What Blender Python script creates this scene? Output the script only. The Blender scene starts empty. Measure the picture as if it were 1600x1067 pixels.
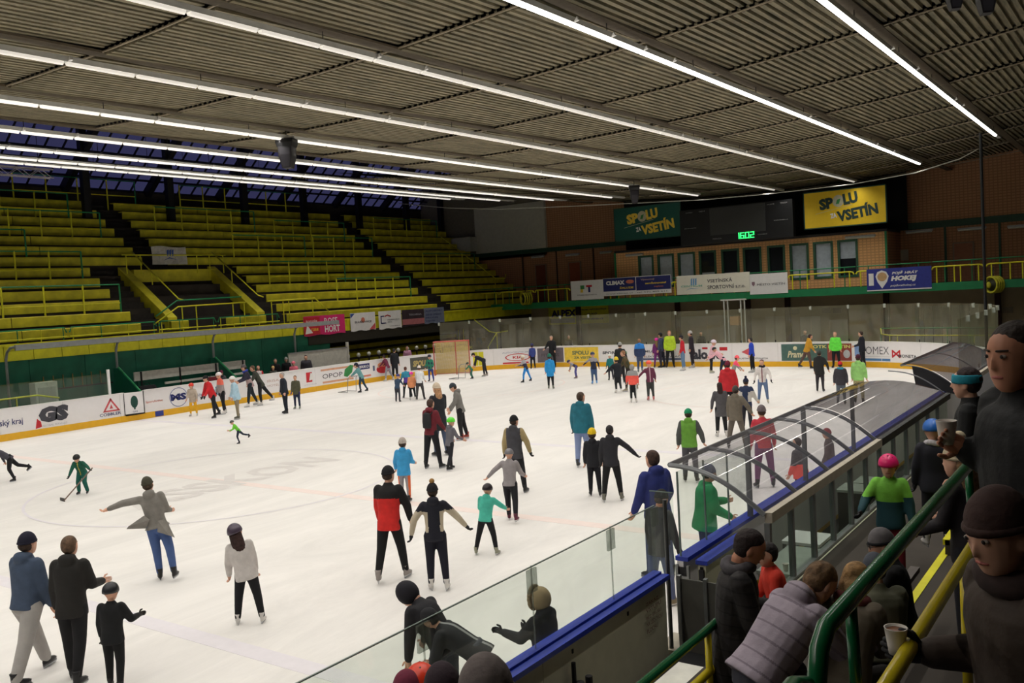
import bpy, bmesh, math, random
import numpy as np
from mathutils import Vector, Matrix
random.seed(7)
SC = bpy.context.scene
C = SC.collection
PI = math.pi
D = bpy.data

# ------------------------------------------------------------------ camera, world, lights, exposure
CAMH = 4.4
FPX = 1408.92
R3 = np.array([[0.81467376, 0.57712379, -0.05687528],
               [-0.01584088, -0.07589178, -0.99699022],
               [-0.57970314, 0.81312273, -0.05268489]])   # rows: camera right, down, forward in world axes
cam = D.objects.new('camera', D.cameras.new('camera'))
C.objects.link(cam)
cam.data.sensor_width = 36.0
cam.data.lens = FPX / 1600 * 36.0
cam.data.clip_start = 0.05
cam.data.clip_end = 300
rt, dn, fw = R3
cam.matrix_world = Matrix(((rt[0], -dn[0], -fw[0], 0), (rt[1], -dn[1], -fw[1], 0), (rt[2], -dn[2], -fw[2], CAMH), (0, 0, 0, 1)))
SC.camera = cam

w = D.worlds.new('dusk'); SC.world = w; w.use_nodes = True
w.node_tree.nodes['Background'].inputs[0].default_value = (0.052, 0.050, 0.125, 1)
w.node_tree.nodes['Background'].inputs[1].default_value = 0.7
SC.view_settings.view_transform = 'Standard'
SC.view_settings.look = 'None'
SC.view_settings.gamma = 1
SC.view_settings.exposure = 0
SC.view_settings.use_curve_mapping = False

ROWX = [-5.5 - 4 * i for i in range(9)] + [-1.5]
POW = [1, 1, 1, 1, 1, 1, .8, .7, .7, .85]
def lamp_z(x): return CAMH + 5.08 + 0.0038 * (x + 18.5) ** 2
ROWEND = [46.3, 49.8, 53.0, 52.6, 49.8, 48.0, 48, 48, 48, 46]
LAMP_Y0 = -7.0
Y0S = [-7.0] * 9 + [8.0]
for i, x in enumerate(ROWX):
    l = D.lights.new('lamp_row_light', 'AREA'); l.shape = 'RECTANGLE'
    L = ROWEND[i] - Y0S[i]
    l.size = 0.012; l.size_y = L
    l.energy = 14.1 * L * POW[i]
    l.color = (1.0, 0.965, 0.90)
    l.spread = math.radians(142 if i < 6 else 92)
    o = D.objects.new('lamp_row_light', l); C.objects.link(o)
    o.location = (x, Y0S[i] + L / 2, lamp_z(x) - 0.10)

# ------------------------------------------------------------------ helpers
def lin(c):
    c = c / 255.0
    return c / 12.92 if c <= 0.04045 else ((c + 0.055) / 1.055) ** 2.4
_m = {}
def M(name, rgb, rough=0.6, metal=0.0, var=0.10, scale=6.0, bump=0.0, emit=0.0, spec=0.4):
    if name in _m: return _m[name]
    m = D.materials.new(name); m.use_nodes = True; nt = m.node_tree
    b = nt.nodes['Principled BSDF']
    col = tuple(lin(v) for v in rgb)
    b.inputs['Roughness'].default_value = rough
    b.inputs['Metallic'].default_value = metal
    b.inputs['Specular IOR Level'].default_value = spec
    tc = nt.nodes.new('ShaderNodeTexCoord')
    n = nt.nodes.new('ShaderNodeTexNoise'); n.inputs['Scale'].default_value = scale; n.inputs['Detail'].default_value = 4
    nt.links.new(tc.outputs['Object'], n.inputs['Vector'])
    r = nt.nodes.new('ShaderNodeValToRGB')
    r.color_ramp.elements[0].position = 0.3; r.color_ramp.elements[1].position = 0.7
    r.color_ramp.elements[0].color = tuple(max(0, v * (1 - var)) for v in col) + (1,)
    r.color_ramp.elements[1].color = tuple(min(1, v * (1 + var)) for v in col) + (1,)
    nt.links.new(n.outputs[0], r.inputs[0]); nt.links.new(r.outputs[0], b.inputs['Base Color'])
    if bump:
        bp = nt.nodes.new('ShaderNodeBump'); bp.inputs['Strength'].default_value = bump; bp.inputs['Distance'].default_value = 0.02
        nt.links.new(n.outputs[0], bp.inputs['Height']); nt.links.new(bp.outputs[0], b.inputs['Normal'])
    if emit:
        b.inputs['Emission Color'].default_value = col + (1,)
        b.inputs['Emission Strength'].default_value = emit
    _m[name] = m
    return m
def glass_mat(name, tint, refl=1.0, haze=0.0, hcol=(200, 205, 200)):
    m = D.materials.new(name); m.use_nodes = True; nt = m.node_tree; nt.nodes.clear()
    out = nt.nodes.new('ShaderNodeOutputMaterial')
    tr = nt.nodes.new('ShaderNodeBsdfTransparent'); tr.inputs[0].default_value = tint + (1,)
    gl = nt.nodes.new('ShaderNodeBsdfGlossy'); gl.inputs['Roughness'].default_value = 0.02
    fr = nt.nodes.new('ShaderNodeLayerWeight')
    pw = nt.nodes.new('ShaderNodeMath'); pw.operation = 'POWER'; pw.inputs[1].default_value = 5.0
    ad = nt.nodes.new('ShaderNodeMath'); ad.operation = 'MULTIPLY_ADD'; ad.inputs[1].default_value = 0.73; ad.inputs[2].default_value = 0.045
    mu = nt.nodes.new('ShaderNodeMath'); mu.operation = 'MULTIPLY'; mu.inputs[1].default_value = refl * 0.5; mu.use_clamp = True
    nt.links.new(fr.outputs['Facing'], pw.inputs[0]); nt.links.new(pw.outputs[0], ad.inputs[0]); nt.links.new(ad.outputs[0], mu.inputs[0])
    mx = nt.nodes.new('ShaderNodeMixShader')
    nt.links.new(mu.outputs[0], mx.inputs[0]); nt.links.new(tr.outputs[0], mx.inputs[1]); nt.links.new(gl.outputs[0], mx.inputs[2])
    last = mx
    if haze:
        df = nt.nodes.new('ShaderNodeBsdfDiffuse'); df.inputs[0].default_value = tuple(lin(v) for v in hcol) + (1,)
        m2 = nt.nodes.new('ShaderNodeMixShader')
        n = nt.nodes.new('ShaderNodeTexNoise'); n.inputs['Scale'].default_value = 2.5; n.inputs['Detail'].default_value = 5
        m3 = nt.nodes.new('ShaderNodeMath'); m3.operation = 'MULTIPLY'; m3.inputs[1].default_value = haze * 2
        nt.links.new(n.outputs[0], m3.inputs[0]); nt.links.new(m3.outputs[0], m2.inputs[0])
        nt.links.new(mx.outputs[0], m2.inputs[1]); nt.links.new(df.outputs[0], m2.inputs[2]); last = m2
    nt.links.new(last.outputs[0], out.inputs[0])
    _m[name] = m
    return m

def ray(u, v):
    return R3.T @ np.array([u - 800, v - 533.5, FPX])
def onX(u, v, X):
    d = ray(u, v); t = X / d[0]; return Vector((X, t * d[1], CAMH + t * d[2]))
def onY(u, v, Y):
    d = ray(u, v); t = Y / d[1]; return Vector((t * d[0], Y, CAMH + t * d[2]))
def onZ(u, v, z=0.0):
    d = ray(u, v); t = (z - CAMH) / d[2]; return Vector((t * d[0], t * d[1], z))
def onD(u, v, dep):
    d = ray(u, v) / FPX * dep; return Vector((d[0], d[1], CAMH + d[2]))
def proj(P):
    c = R3 @ (np.array(P, float) - [0, 0, CAMH]); return 800 + FPX * c[0] / c[2], 533.5 + FPX * c[1] / c[2]

class MB:
    def __init__(s): s.v = []; s.f = []
    def add(s, vs, fs):
        b = len(s.v); s.v += [tuple(p) for p in vs]; s.f += [tuple(b + i for i in f) for f in fs]; return s
    def box(s, x0, x1, y0, y1, z0, z1):
        return s.add([(x0,y0,z0),(x1,y0,z0),(x1,y1,z0),(x0,y1,z0),(x0,y0,z1),(x1,y0,z1),(x1,y1,z1),(x0,y1,z1)],
                     [(0,3,2,1),(4,5,6,7),(0,1,5,4),(1,2,6,5),(2,3,7,6),(3,0,4,7)])
    def tube(s, pts, r, n=8, closed=False, r2=None):
        pts = [Vector(p) for p in pts]; k = len(pts); rings = []
        up = None
        for i, p in enumerate(pts):
            if closed: t = (pts[(i+1) % k] - pts[i-1]).normalized()
            else: t = (pts[min(i+1,k-1)] - pts[max(i-1,0)]).normalized()
            a = t.cross(Vector((0,0,1)))
            if a.length < 0.05: a = t.cross(Vector((0,1,0)))
            if up is not None and a.dot(up) < 0: a = -a
            a.normalize(); up = a; b = t.cross(a)
            rr = r if r2 is None else r + (r2 - r) * i / max(1, k - 1)
            rings.append([p + (a * math.cos(2*PI*j/n) + b * math.sin(2*PI*j/n)) * rr for j in range(n)])
        vs = [q for rg in rings for q in rg]; fs = []
        for i in range(k if closed else k - 1):
            i2 = (i + 1) % k
            for j in range(n):
                fs.append((i*n+j, i*n+(j+1)%n, i2*n+(j+1)%n, i2*n+j))
        if not closed: fs += [tuple(range(n))[::-1], tuple((k-1)*n + j for j in range(n))]
        return s.add(vs, fs)
    def loft(s, rings):
        n = len(rings[0]); k = len(rings)
        vs = [q for rg in rings for q in rg]; fs = []
        for i in range(k-1):
            for j in range(n): fs.append((i*n+j, i*n+(j+1)%n, (i+1)*n+(j+1)%n, (i+1)*n+j))
        fs += [tuple(range(n))[::-1], tuple((k-1)*n+j for j in range(n))]
        return s.add(vs, fs)
    def ball(s, c, rx, ry=None, rz=None, n=12, m=8, M3=None, z0=-1.0):
        ry = ry or rx; rz = rz or rx; rings = []
        c = Vector(c)
        for i in range(m+1):
            ph = math.asin(max(-1, z0)) + (PI/2 - math.asin(max(-1, z0))) * i / m
            cr = max(math.cos(ph), 0.02)
            rg = []
            for j in range(n):
                a = 2*PI*j/n
                p = Vector((rx*cr*math.cos(a), ry*cr*math.sin(a), rz*math.sin(ph)))
                if M3: p = M3 @ p
                rg.append(c + p)
            rings.append(rg)
        return s.loft(rings)
    def mesh(s, name, mat=None, smooth=False):
        me = D.meshes.new(name); me.from_pydata(s.v, [], s.f); me.update()
        if mat: me.materials.append(mat)
        if smooth: me.polygons.foreach_set('use_smooth', [True]*len(me.polygons))
        return me
    def build(s, name, mat, parent=None, smooth=False, kind=None, loc=None):
        return link(name, s.mesh(name, mat, smooth), parent, kind, loc)
def link(name, me, parent=None, kind=None, loc=None, rot=None):
    o = D.objects.new(name, me); C.objects.link(o)
    if parent: o.parent = parent
    if loc is not None: o.location = loc
    if rot is not None: o.rotation_euler = rot
    if kind: o['kind'] = kind
    return o
def thing(name, label, cat, loc=(0,0,0), rz=0.0, group=None):
    o = D.objects.new(name, None); C.objects.link(o); o.empty_display_size = 0.1
    o.location = loc; o.rotation_euler = (0, 0, rz)
    o['label'] = label; o['category'] = cat
    if group: o['group'] = group
    return o
def tag(o, label, cat, group=None):
    o['label'] = label; o['category'] = cat
    if group: o['group'] = group
    return o
def struct(name, loc=(0,0,0)):
    o = D.objects.new(name, None); C.objects.link(o); o.location = loc; o['kind'] = 'structure'; o.empty_display_size = 0.1
    return o
def raw_text(s, bold=0.0, shear=0.0):
    cu = D.curves.new('t', 'FONT'); cu.body = s; cu.offset = bold; cu.shear = shear; cu.resolution_u = 2; cu.size = 1
    ob = D.objects.new('t', cu); C.objects.link(ob)
    dg = bpy.context.evaluated_depsgraph_get(); dg.update()
    me = D.meshes.new_from_object(ob.evaluated_get(dg))
    vs = np.array([v.co[:] for v in me.vertices]); fs = [tuple(p.vertices) for p in me.polygons]
    D.objects.remove(ob); D.curves.remove(cu); D.meshes.remove(me)
    return vs, fs
_tc = {}
def text_mesh(s, W, Hh, fn, name, mat, bold=0.0, shear=0.0):
    """letters fitted to a W x Hh box; fn(x, y) puts them on their surface"""
    key = (s, bold, shear)
    if key not in _tc: _tc[key] = raw_text(s, bold, shear)
    vs, fs = _tc[key]
    mn, mx = vs.min(0), vs.max(0)
    q = (vs - mn) / np.maximum(mx - mn, 1e-6)
    me = D.meshes.new(name)
    me.from_pydata([tuple(fn(p[0]*W, p[1]*Hh)) for p in q], [], fs); me.update(); me.materials.append(mat)
    return me
def text_on(s, p0, right, up, W, Hh, mat, parent=None, name='lettering', bold=0.0, shear=0.0, off=0.012):
    """p0 lower left corner; right, up unit vectors; the normal is right x up"""
    right = Vector(right); up = Vector(up); nrm = right.cross(up).normalized(); p0 = Vector(p0) + nrm * off
    me = text_mesh(s, W, Hh, lambda x, y: p0 + right*x + up*y, name, mat, bold, shear)
    return link(name, me, parent)
def shape_on(poly, p0, right, up, mat, parent=None, name='emblem', off=0.010, th=0.004):
    right = Vector(right); up = Vector(up); nrm = right.cross(up).normalized(); p0 = Vector(p0) + nrm * off
    n = len(poly)
    vs = [p0 + right*x + up*y for x, y in poly] + [p0 + right*x + up*y - nrm*th for x, y in poly]
    fs = [tuple(range(n)), tuple(range(n, 2*n))[::-1]] + [(i, n+i, n+(i+1)%n, (i+1)%n) for i in range(n)]
    return MB().add(vs, fs).build(name, mat, parent)
def disc(cx, cy, rx, ry=None, n=20): 
    ry = ry or rx
    return [(cx+rx*math.cos(2*PI*i/n), cy+ry*math.sin(2*PI*i/n)) for i in range(n)]
def rect(x0, y0, x1, y1): return [(x0,y0),(x1,y0),(x1,y1),(x0,y1)]
Xp, Yp, Zp = Vector((1,0,0)), Vector((0,1,0)), Vector((0,0,1))

# ------------------------------------------------------------------ materials
YEL = M('yellow paint', (212, 206, 34), 0.5, var=0.12, scale=3)
YELD = M('yellow bench paint', (202, 192, 42), 0.55, var=0.22, scale=2)
GRN = M('green paint', (28, 124, 76), 0.4, var=0.12, scale=3)
GRND = M('dark green panel', (20, 96, 72), 0.6, var=0.2, scale=1.5)
CONC = M('concrete', (98, 94, 86), 0.9, var=0.18, scale=1.2, bump=0.2)
CONCD = M('dark concrete', (58, 52, 46), 0.9, var=0.2, scale=1.5)
STEP = M('dark tread', (46, 42, 38), 0.9, var=0.2)
BLACK = M('black paint', (18, 18, 20), 0.5)
DARK = M('dark steel', (34, 32, 34), 0.5)
GREY = M('grey metal', (150, 150, 148), 0.4, metal=0.3)
ALU = M('aluminium', (140, 142, 142), 0.38, metal=0.6)
WHITE = M('white panel', (232, 230, 228), 0.35, var=0.03)
WALLW = M('pale wall', (150, 148, 134), 0.9, var=0.08)
WALLG = M('grey render', (88, 84, 70), 0.9, var=0.15)
RUB = M('black rubber floor', (34, 34, 36), 0.85, var=0.2)
BLUECAP = M('blue cap', (38, 58, 168), 0.3, var=0.06)
GLASS = glass_mat('rink glass', (0.93, 0.965, 0.94), 1.0, haze=0.05)
GLASSF = glass_mat('far rink glass', (0.93, 0.96, 0.93), 1.4, haze=0.075, hcol=(205, 198, 170))
GLASSB = glass_mat('bench glass', (0.86, 0.93, 0.88), 1.2, haze=0.04, hcol=(150, 160, 140))
POLYD = glass_mat('smoky canopy sheet', (0.55, 0.54, 0.56), 3.2, haze=0.28, hcol=(96, 92, 96))
POLY = glass_mat('canopy polycarbonate', (0.80, 0.80, 0.83), 2.3, haze=0.20, hcol=(120, 118, 125))
WINP = glass_mat('window pane', (0.9, 0.92, 0.95), 1.0)
def brick_mat(name, c1, c2, cm, sc, axis):
    m = D.materials.new(name); m.use_nodes = True; nt = m.node_tree; b = nt.nodes['Principled BSDF']
    tc = nt.nodes.new('ShaderNodeTexCoord'); mp = nt.nodes.new('ShaderNodeSeparateXYZ'); cb = nt.nodes.new('ShaderNodeCombineXYZ')
    nt.links.new(tc.outputs['Object'], mp.inputs[0])
    nt.links.new(mp.outputs[axis], cb.inputs[0]); nt.links.new(mp.outputs['Z'], cb.inputs[1])
    br = nt.nodes.new('ShaderNodeTexBrick'); nt.links.new(cb.outputs[0], br.inputs['Vector'])
    br.inputs['Scale'].default_value = sc
    br.inputs['Color1'].default_value = tuple(lin(v) for v in c1)+(1,)
    br.inputs['Color2'].default_value = tuple(lin(v) for v in c2)+(1,)
    br.inputs['Mortar'].default_value = tuple(lin(v) for v in cm)+(1,)
    br.inputs['Mortar Size'].default_value = 0.03; br.offset = 0.0
    br.inputs['Brick Width'].default_value = 0.22; br.inputs['Row Height'].default_value = 0.16
    nt.links.new(br.outputs[0], b.inputs['Base Color']); b.inputs['Roughness'].default_value = 0.85
    bp = nt.nodes.new('ShaderNodeBump'); bp.inputs['Strength'].default_value = 0.4; bp.invert = True
    nt.links.new(br.outputs[1], bp.inputs['Height']); nt.links.new(bp.outputs[0], b.inputs['Normal'])
    return m
BRICK = brick_mat('orange cladding', (236, 184, 124), (230, 177, 118), (206, 156, 104), 1.0, 'X')
BRICK_SHADE = brick_mat('shaded cladding', (186, 136, 98), (180, 130, 94), (156, 112, 80), 1.0, 'X')  # same cladding as the booth, its shade painted in as a darker tone

def ceiling_mat():
    m = D.materials.new('stained ceiling sheet'); m.use_nodes = True; nt = m.node_tree; b = nt.nodes['Principled BSDF']
    ge = nt.nodes.new('ShaderNodeNewGeometry'); mp = nt.nodes.new('ShaderNodeMapping'); mp.inputs['Scale'].default_value = (7, 0.5, 1)
    nt.links.new(ge.outputs['Position'], mp.inputs[0])
    n1 = nt.nodes.new('ShaderNodeTexNoise'); n1.inputs['Scale'].default_value = 1.6; n1.inputs['Detail'].default_value = 8; n1.inputs['Roughness'].default_value = 0.7
    nt.links.new(mp.outputs[0], n1.inputs['Vector'])
    r = nt.nodes.new('ShaderNodeValToRGB'); e = r.color_ramp.elements
    e[0].position = 0.30; e[0].color = tuple(lin(v) for v in (74, 74, 56)) + (1,)
    e[1].position = 0.68; e[1].color = tuple(lin(v) for v in (152, 142, 114)) + (1,)
    x = e.new(0.5); x.color = tuple(lin(v) for v in (122, 114, 90)) + (1,)
    nt.links.new(n1.outputs[0], r.inputs[0]); nt.links.new(r.outputs[0], b.inputs['Base Color'])
    b.inputs['Roughness'].default_value = 0.7
    return m
CEIL = ceiling_mat()
def ice_mat():
    m = D.materials.new('ice'); m.use_nodes = True; nt = m.node_tree; b = nt.nodes['Principled BSDF']
    ge = nt.nodes.new('ShaderNodeNewGeometry')
    mp = nt.nodes.new('ShaderNodeMapping'); mp.inputs['Scale'].default_value = (1.3, 0.35, 1); mp.inputs['Rotation'].default_value = (0, 0, 0.3)
    nt.links.new(ge.outputs['Position'], mp.inputs[0])
    n = nt.nodes.new('ShaderNodeTexNoise'); n.inputs['Scale'].default_value = 0.5; n.inputs['Detail'].default_value = 9; n.inputs['Roughness'].default_value = 0.75; n.inputs['Distortion'].default_value = 1.2
    nt.links.new(mp.outputs[0], n.inputs['Vector'])
    r = nt.nodes.new('ShaderNodeValToRGB'); e = r.color_ramp.elements
    e[0].position = 0.32; e[0].color = (0.74, 0.715, 0.69, 1); e[1].position = 0.62; e[1].color = (0.855, 0.825, 0.795, 1)
    nt.links.new(n.outputs[0], r.inputs[0]); nt.links.new(r.outputs[0], b.inputs['Base Color'])
    b.inputs['Roughness'].default_value = 0.5; b.inputs['Specular IOR Level'].default_value = 0.25
    return m
ICE = ice_mat()
TUBE = M('lamp tube', (255, 250, 240), 0.5, emit=6.0, var=0)
TUBE2 = M('dim lamp tube', (255, 250, 240), 0.5, emit=.42, var=0)
TUBE3 = M('lamp tube white', (255, 250, 240), 0.5, emit=.75, var=0)
HOUS = M('lamp housing', (205, 205, 200), 0.35, var=0.05)

# ------------------------------------------------------------------ ground, ice
MB().box(-62, 16, -12, 66, -0.5, -0.06).build('floor', CONCD, kind='structure')
XL, XR, YF, RC = -34.9, -4.6, 44.4, 8.5
def arcpts(cx, cy, r, a0, a1, n): return [(cx + r*math.cos(a0+(a1-a0)*i/n), cy + r*math.sin(a0+(a1-a0)*i/n)) for i in range(n+1)]
YB = -15.6
out = [(XL, YF-RC)] + arcpts(XL+RC, YF-RC, RC, PI, PI/2, 16)[1:] + arcpts(XR-RC, YF-RC, RC, PI/2, 0, 16) + arcpts(XR-RC, -15+RC, RC, 0, -PI/2, 12) + arcpts(XL+RC, -15+RC, RC, -PI/2, -PI, 12)
n = len(out)
ice = MB().add([(x, y, 0) for x, y in out] + [(x, y, -0.06) for x, y in out], [tuple(range(n))[::-1], tuple(range(n, 2*n))] + [(i, (i+1) % n, n+(i+1) % n, n+i) for i in range(n)]).build('ice_sheet', ICE)
tag(ice, 'white scraped ice of the rink, faint painted lines showing through', 'ice')
PRED = M('faded red paint under ice', (238, 222, 216), 0.5, var=0.03)
PBLU = M('faded blue paint under ice', (228, 223, 228), 0.5, var=0.03)
PGRY = M('faded grey lettering under ice', (219, 214, 211), 0.5, var=0.04)
MIDY = 14.35
MB().box(XL, XR, MIDY-0.15, MIDY+0.15, 0, 0.003).build('centre_line', PRED, ice)
for y in (MIDY-7.15, MIDY+7.15): MB().box(XL, XR, y-0.15, y+0.15, 0, 0.003).build('blue_line', PBLU, ice)
MB().box(XL+1, XR-1, 40.25, 40.3, 0, 0.003).build('goal_line', PRED, ice)
def ring(cx, cy, r, wd, mat):
    p = []; nn = 64
    for i in range(nn):
        a = 2*PI*i/nn; p += [(cx+(r-wd/2)*math.cos(a), cy+(r-wd/2)*math.sin(a), .0045), (cx+(r+wd/2)*math.cos(a), cy+(r+wd/2)*math.sin(a), .0045)]
    MB().add(p, [(2*i, 2*i+1, (2*i+3) % (2*nn), (2*i+2) % (2*nn)) for i in range(nn)]).build('circle_line', mat, ice)
ring(-19.75, MIDY, 4.5, .07, PBLU)
for x in (-27, -12.5): ring(x, 34.3, 4.5, .07, PRED)
text_on('ASSKON', (-18.7, 11.4, 0), (0, 1, 0), (-1, 0, 0), 6.3, 1.5, PGRY, ice, bold=0.03, off=0.005)
# ------------------------------------------------------------------ ceiling of ribbed sheets, roof above
def ceil_z(x): return CAMH + 5.36 + 0.0042 * (x + 18.5) ** 2
ceil = struct('ceiling')
def sheet_mesh(wd, ln, ribs):
    p = wd / ribs; pr = []
    for i in range(ribs):
        x = -wd/2 + i*p
        pr += [(x, 0), (x+p*.52, 0), (x+p*.60, .085), (x+p*.92, .085)]
    pr.append((wd/2, 0))
    k = len(pr)
    vs = [(x, -ln/2, z) for x, z in pr] + [(x, ln/2, z) for x, z in pr]
    # a small turned-down lip along the near edge
    vs += [(x, -ln/2, z + .035) for x, z in pr]
    fs = [(i, i+1, k+i+1, k+i) for i in range(k-1)] + [(2*k+i, 2*k+i+1, i+1, i) for i in range(k-1)]
    return MB().add(vs, fs).mesh('ceiling_panel', CEIL)
SHM = sheet_mesh(3.70, 4.44, 18)
ye = [10.6 + 4.5*k for k in range(-4, 11)] 
for c in range(-4, 9):
    xc = -5.5 - 4*c - 2.0
    if c > 7: continue
    for y0 in ye:
        if y0 + 4.5 > 58.5: continue
        if c >= 5 and y0 < 33: continue
        o = link('ceiling_panel', SHM, ceil)
        sl = math.atan(2*0.0042*(xc+18.5))
        o.location = (xc, y0 + 2.25, ceil_z(xc) + 0.05 + random.uniform(-.015, .015))
        o.rotation_euler = (0.022, -sl, 0)
    pass
for c in range(-4, 10):
    x = -5.5 - 4*c
    if c > 5: y0 = 33
    else: y0 = -8
    if c > 7: continue
    sm = MB().box(-.16, .16, y0, 58, 0.0, .05).build('ceiling_strip', M('brown strip', (98, 88, 72), 0.7, var=.15), ceil, loc=(x, 0, ceil_z(x)+0.0))
for y0 in ye:
    pts = [(x, y0 - .03, ceil_z(x) + .02) for x in np.linspace(12.5, -33.5 if y0 >= 33 else -25.5, 24)]
    MB().tube(pts, .022, 5).build('seam_pipe', M('seam pipe', (150, 138, 118), .6), ceil)
# roof deck over the sheets, and the gable it closes
pts = [(x, ceil_z(x) + .55) for x in np.linspace(15, -26.5, 24)]
vs = [(x, -12, z) for x, z in pts] + [(x, 62, z) for x, z in pts]
k = len(pts)
MB().add(vs, [(i, i+1, k+i+1, k+i) for i in range(k-1)]).build('roof_deck', DARK, ceil)
pts = [(x, ceil_z(x) + .55) for x in np.linspace(-26.5, -38.5, 8)]
vs = [(x, 37.2, z) for x, z in pts] + [(x, 62, z) for x, z in pts]; k = 8
MB().add(vs, [(i, i+1, k+i+1, k+i) for i in range(k-1)]).build('roof_deck', DARK, ceil)
MB().box(-26.6, -26.4, -12, 62, 10.2, 16.2).build('roof_edge', DARK, ceil)
MB().box(-45.2, -26.5, -12, 62, 16.0, 16.2).build('roof_deck', DARK, ceil)

# ------------------------------------------------------------------ skylight over the stand
SKS = 0.8; SKX0, SKZ0 = -50.0, 11.8
un = math.hypot(1, SKS); dx, dz = 1/un, SKS/un
PANE = MB().box(0, .92, 0, .86, -.01, .01).mesh('pane', WINP)
MULL = M('mullion', (24, 22, 30), .6)
def rot_sky(o, y, t):
    # local x along world Y, local y up the slope
    m = Matrix(((0, dx, -dz, SKX0 + t*dx), (1, 0, 0, y), (0, dz, dx, SKZ0 + t*dz), (0, 0, 0, 1)))
    o.matrix_local = m
bi = 0
y = 11.9
while y < 58:
    bi += 1
    wnd = struct('window_%d' % bi)
    for a in range(5):
        for b in range(6):
            o = link('pane', PANE, wnd); rot_sky(o, y + .22 + a*.98, .10 + b*.93)
    fr = MB()
    for a in range(6): fr.box(.14 + a*.98, .20 + a*.98, 0, 5.7, -.05, .06)
    for b in range(7): fr.box(0, 5.15, .02 + b*.93, .10 + b*.93, -.05, .06)
    o = fr.build('mullion', MULL, wnd); rot_sky(o, y, 0)
    o = MB().box(-.17, .17, 0, 5.7, -.35, .12).build('rafter', MULL, wnd); rot_sky(o, y, 0)
    y += 5.17
# ------------------------------------------------------------------ outer walls
MB().box(-50.6, -50.0, -12, 62, 0, 11.8).build('wall_left', CONCD, kind='structure')
MB().box(-62, 16, -12.5, -12, 0, 20).build('wall_near', CONCD, kind='structure')
MB().box(15, 15.5, -12, 62, 0, 20).build('wall_right', CONCD, kind='structure')
WY = 58.0
wf = struct('wall_far')
def onw(u, v): return onY(u, v, WY)
MB().box(-45.5, 16, WY+.3, WY+.6, 0, 20).build('backing_wall', CONCD, wf)
MB().add([(-50.1, WY+.25, 0), (-44.5, WY+.25, 0), (-44.5, WY+.25, 16.4), (-50.1, WY+.25, 11.9)], [(0, 1, 2, 3)]).build('backing_wall', WALLG, wf)
MB().box(-50, -37.6, WY, WY+.25, 7.2, 13.5).build('grey_panel', M('grey upper wall', (120, 114, 96), .9, var=.12), wf)
MB().box(-44.2, -37.5, WY-.25, WY, 7.75, 11.3).build('pale_panel', M('pale board', (186, 184, 168), .8, var=.06), wf)
MB().box(-37.5, -30, WY, WY+.25, 7.7, 12).build('cladding_panel', BRICK_SHADE, wf)
MB().box(-50, -30, WY, WY+.25, 3.5, 7.6).build('cladding_panel', BRICK_SHADE, wf)
MB().box(-14, 15, WY, WY+.25, 3.5, 12).build('cladding_panel', BRICK_SHADE, wf)
MB().box(-50, -30, WY-.12, WY, 7.42, 7.75).build('green_beam', M('dull green beam', (42, 74, 56), .6), wf)
a = onw(1390, 352)
MB().box(-13.2, 15, WY-.12, WY, 6.85, 7.25).build('green_beam', M('dull green beam', (42, 74, 56), .6), wf)
for u in (1478, 1563):
    x = onw(u, 400).x; MB().box(x-.06, x+.06, WY-.08, WY, 3.6, 6.85).build('seam_post', M('dull green beam', (42, 74, 56), .6), wf)
for u in (817, 870, 928):
    x = onw(u, 410).x; MB().box(x-.05, x+.05, WY-.06, WY, 3.6, 7.42).build('seam_post', M('brown seam', (66, 44, 34), .8), wf)
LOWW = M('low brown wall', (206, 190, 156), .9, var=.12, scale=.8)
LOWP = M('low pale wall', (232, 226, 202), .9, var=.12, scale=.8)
MB().box(-50, 15, WY-2.0, WY-1.8, 0, 3.3).build('lower_wall', LOWW, wf)
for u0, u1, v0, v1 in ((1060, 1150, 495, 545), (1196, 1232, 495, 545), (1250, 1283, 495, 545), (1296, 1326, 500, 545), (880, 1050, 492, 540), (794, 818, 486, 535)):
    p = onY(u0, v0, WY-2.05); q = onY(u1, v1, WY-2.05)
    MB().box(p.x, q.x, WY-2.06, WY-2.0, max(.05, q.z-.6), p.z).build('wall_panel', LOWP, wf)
doors = [(1491, 1520, 381, M('orange door', (160, 104, 74), .6), 1), (890, 907, 411, M('red brown door', (150, 80, 52), .6), 2), (838, 853, 415, M('brown door', (128, 70, 46), .6), 3)]
for u0, u1, vt, mt, k in doors:
    p = onw(u0, vt); q = onw(u1, vt)
    d = struct('door_%d' % k)
    MB().box(p.x, q.x, WY-.09, WY-.02, 3.62, p.z).build('door_leaf', mt, d)
    fr = MB().box(p.x-.07, p.x, WY-.12, WY, 3.62, p.z+.07).box(q.x, q.x+.07, WY-.12, WY, 3.62, p.z+.07).box(p.x, q.x, WY-.12, WY, p.z, p.z+.07)
    fr.build('door_frame', M('door frame', (140, 120, 100), .6), d)
    MB().tube([(q.x-.12, WY-.12, 4.65), (q.x-.25, WY-.12, 4.65)], .02, 6).build('door_handle', GREY, d)
for k, (u, v, wd) in enumerate(((1437, 361, 1.5), (1519, 357, 1.5), (1595, 353, 1.3), (842, 396, 1.2), (896, 393, 1.2), (948, 389, 1.0))):
    p = onw(u, v); p.z -= .22 if k > 2 else 0
    t = thing('strip_light', ['long pale strip light on the right brown wall above the dark doorway', 'pale strip light above the orange door', 'pale strip light at the right end of the far wall',
        'pale strip light above the leftmost brown door', 'pale strip light above the red brown door', 'short pale strip light at the left edge of the orange booth'][k], 'light', (p.x, WY-.10, p.z))
    MB().box(-wd/2, wd/2, -.12, -.02, -.05, .07).build('body', GREY, t)
    MB().tube([(-wd/2+.05, -.14, -.07), (wd/2-.05, -.14, -.07)], .045, 8).build('tube', M('unlit tube', (205, 205, 190), .4), t)
p = onw(1412, 398)
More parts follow.
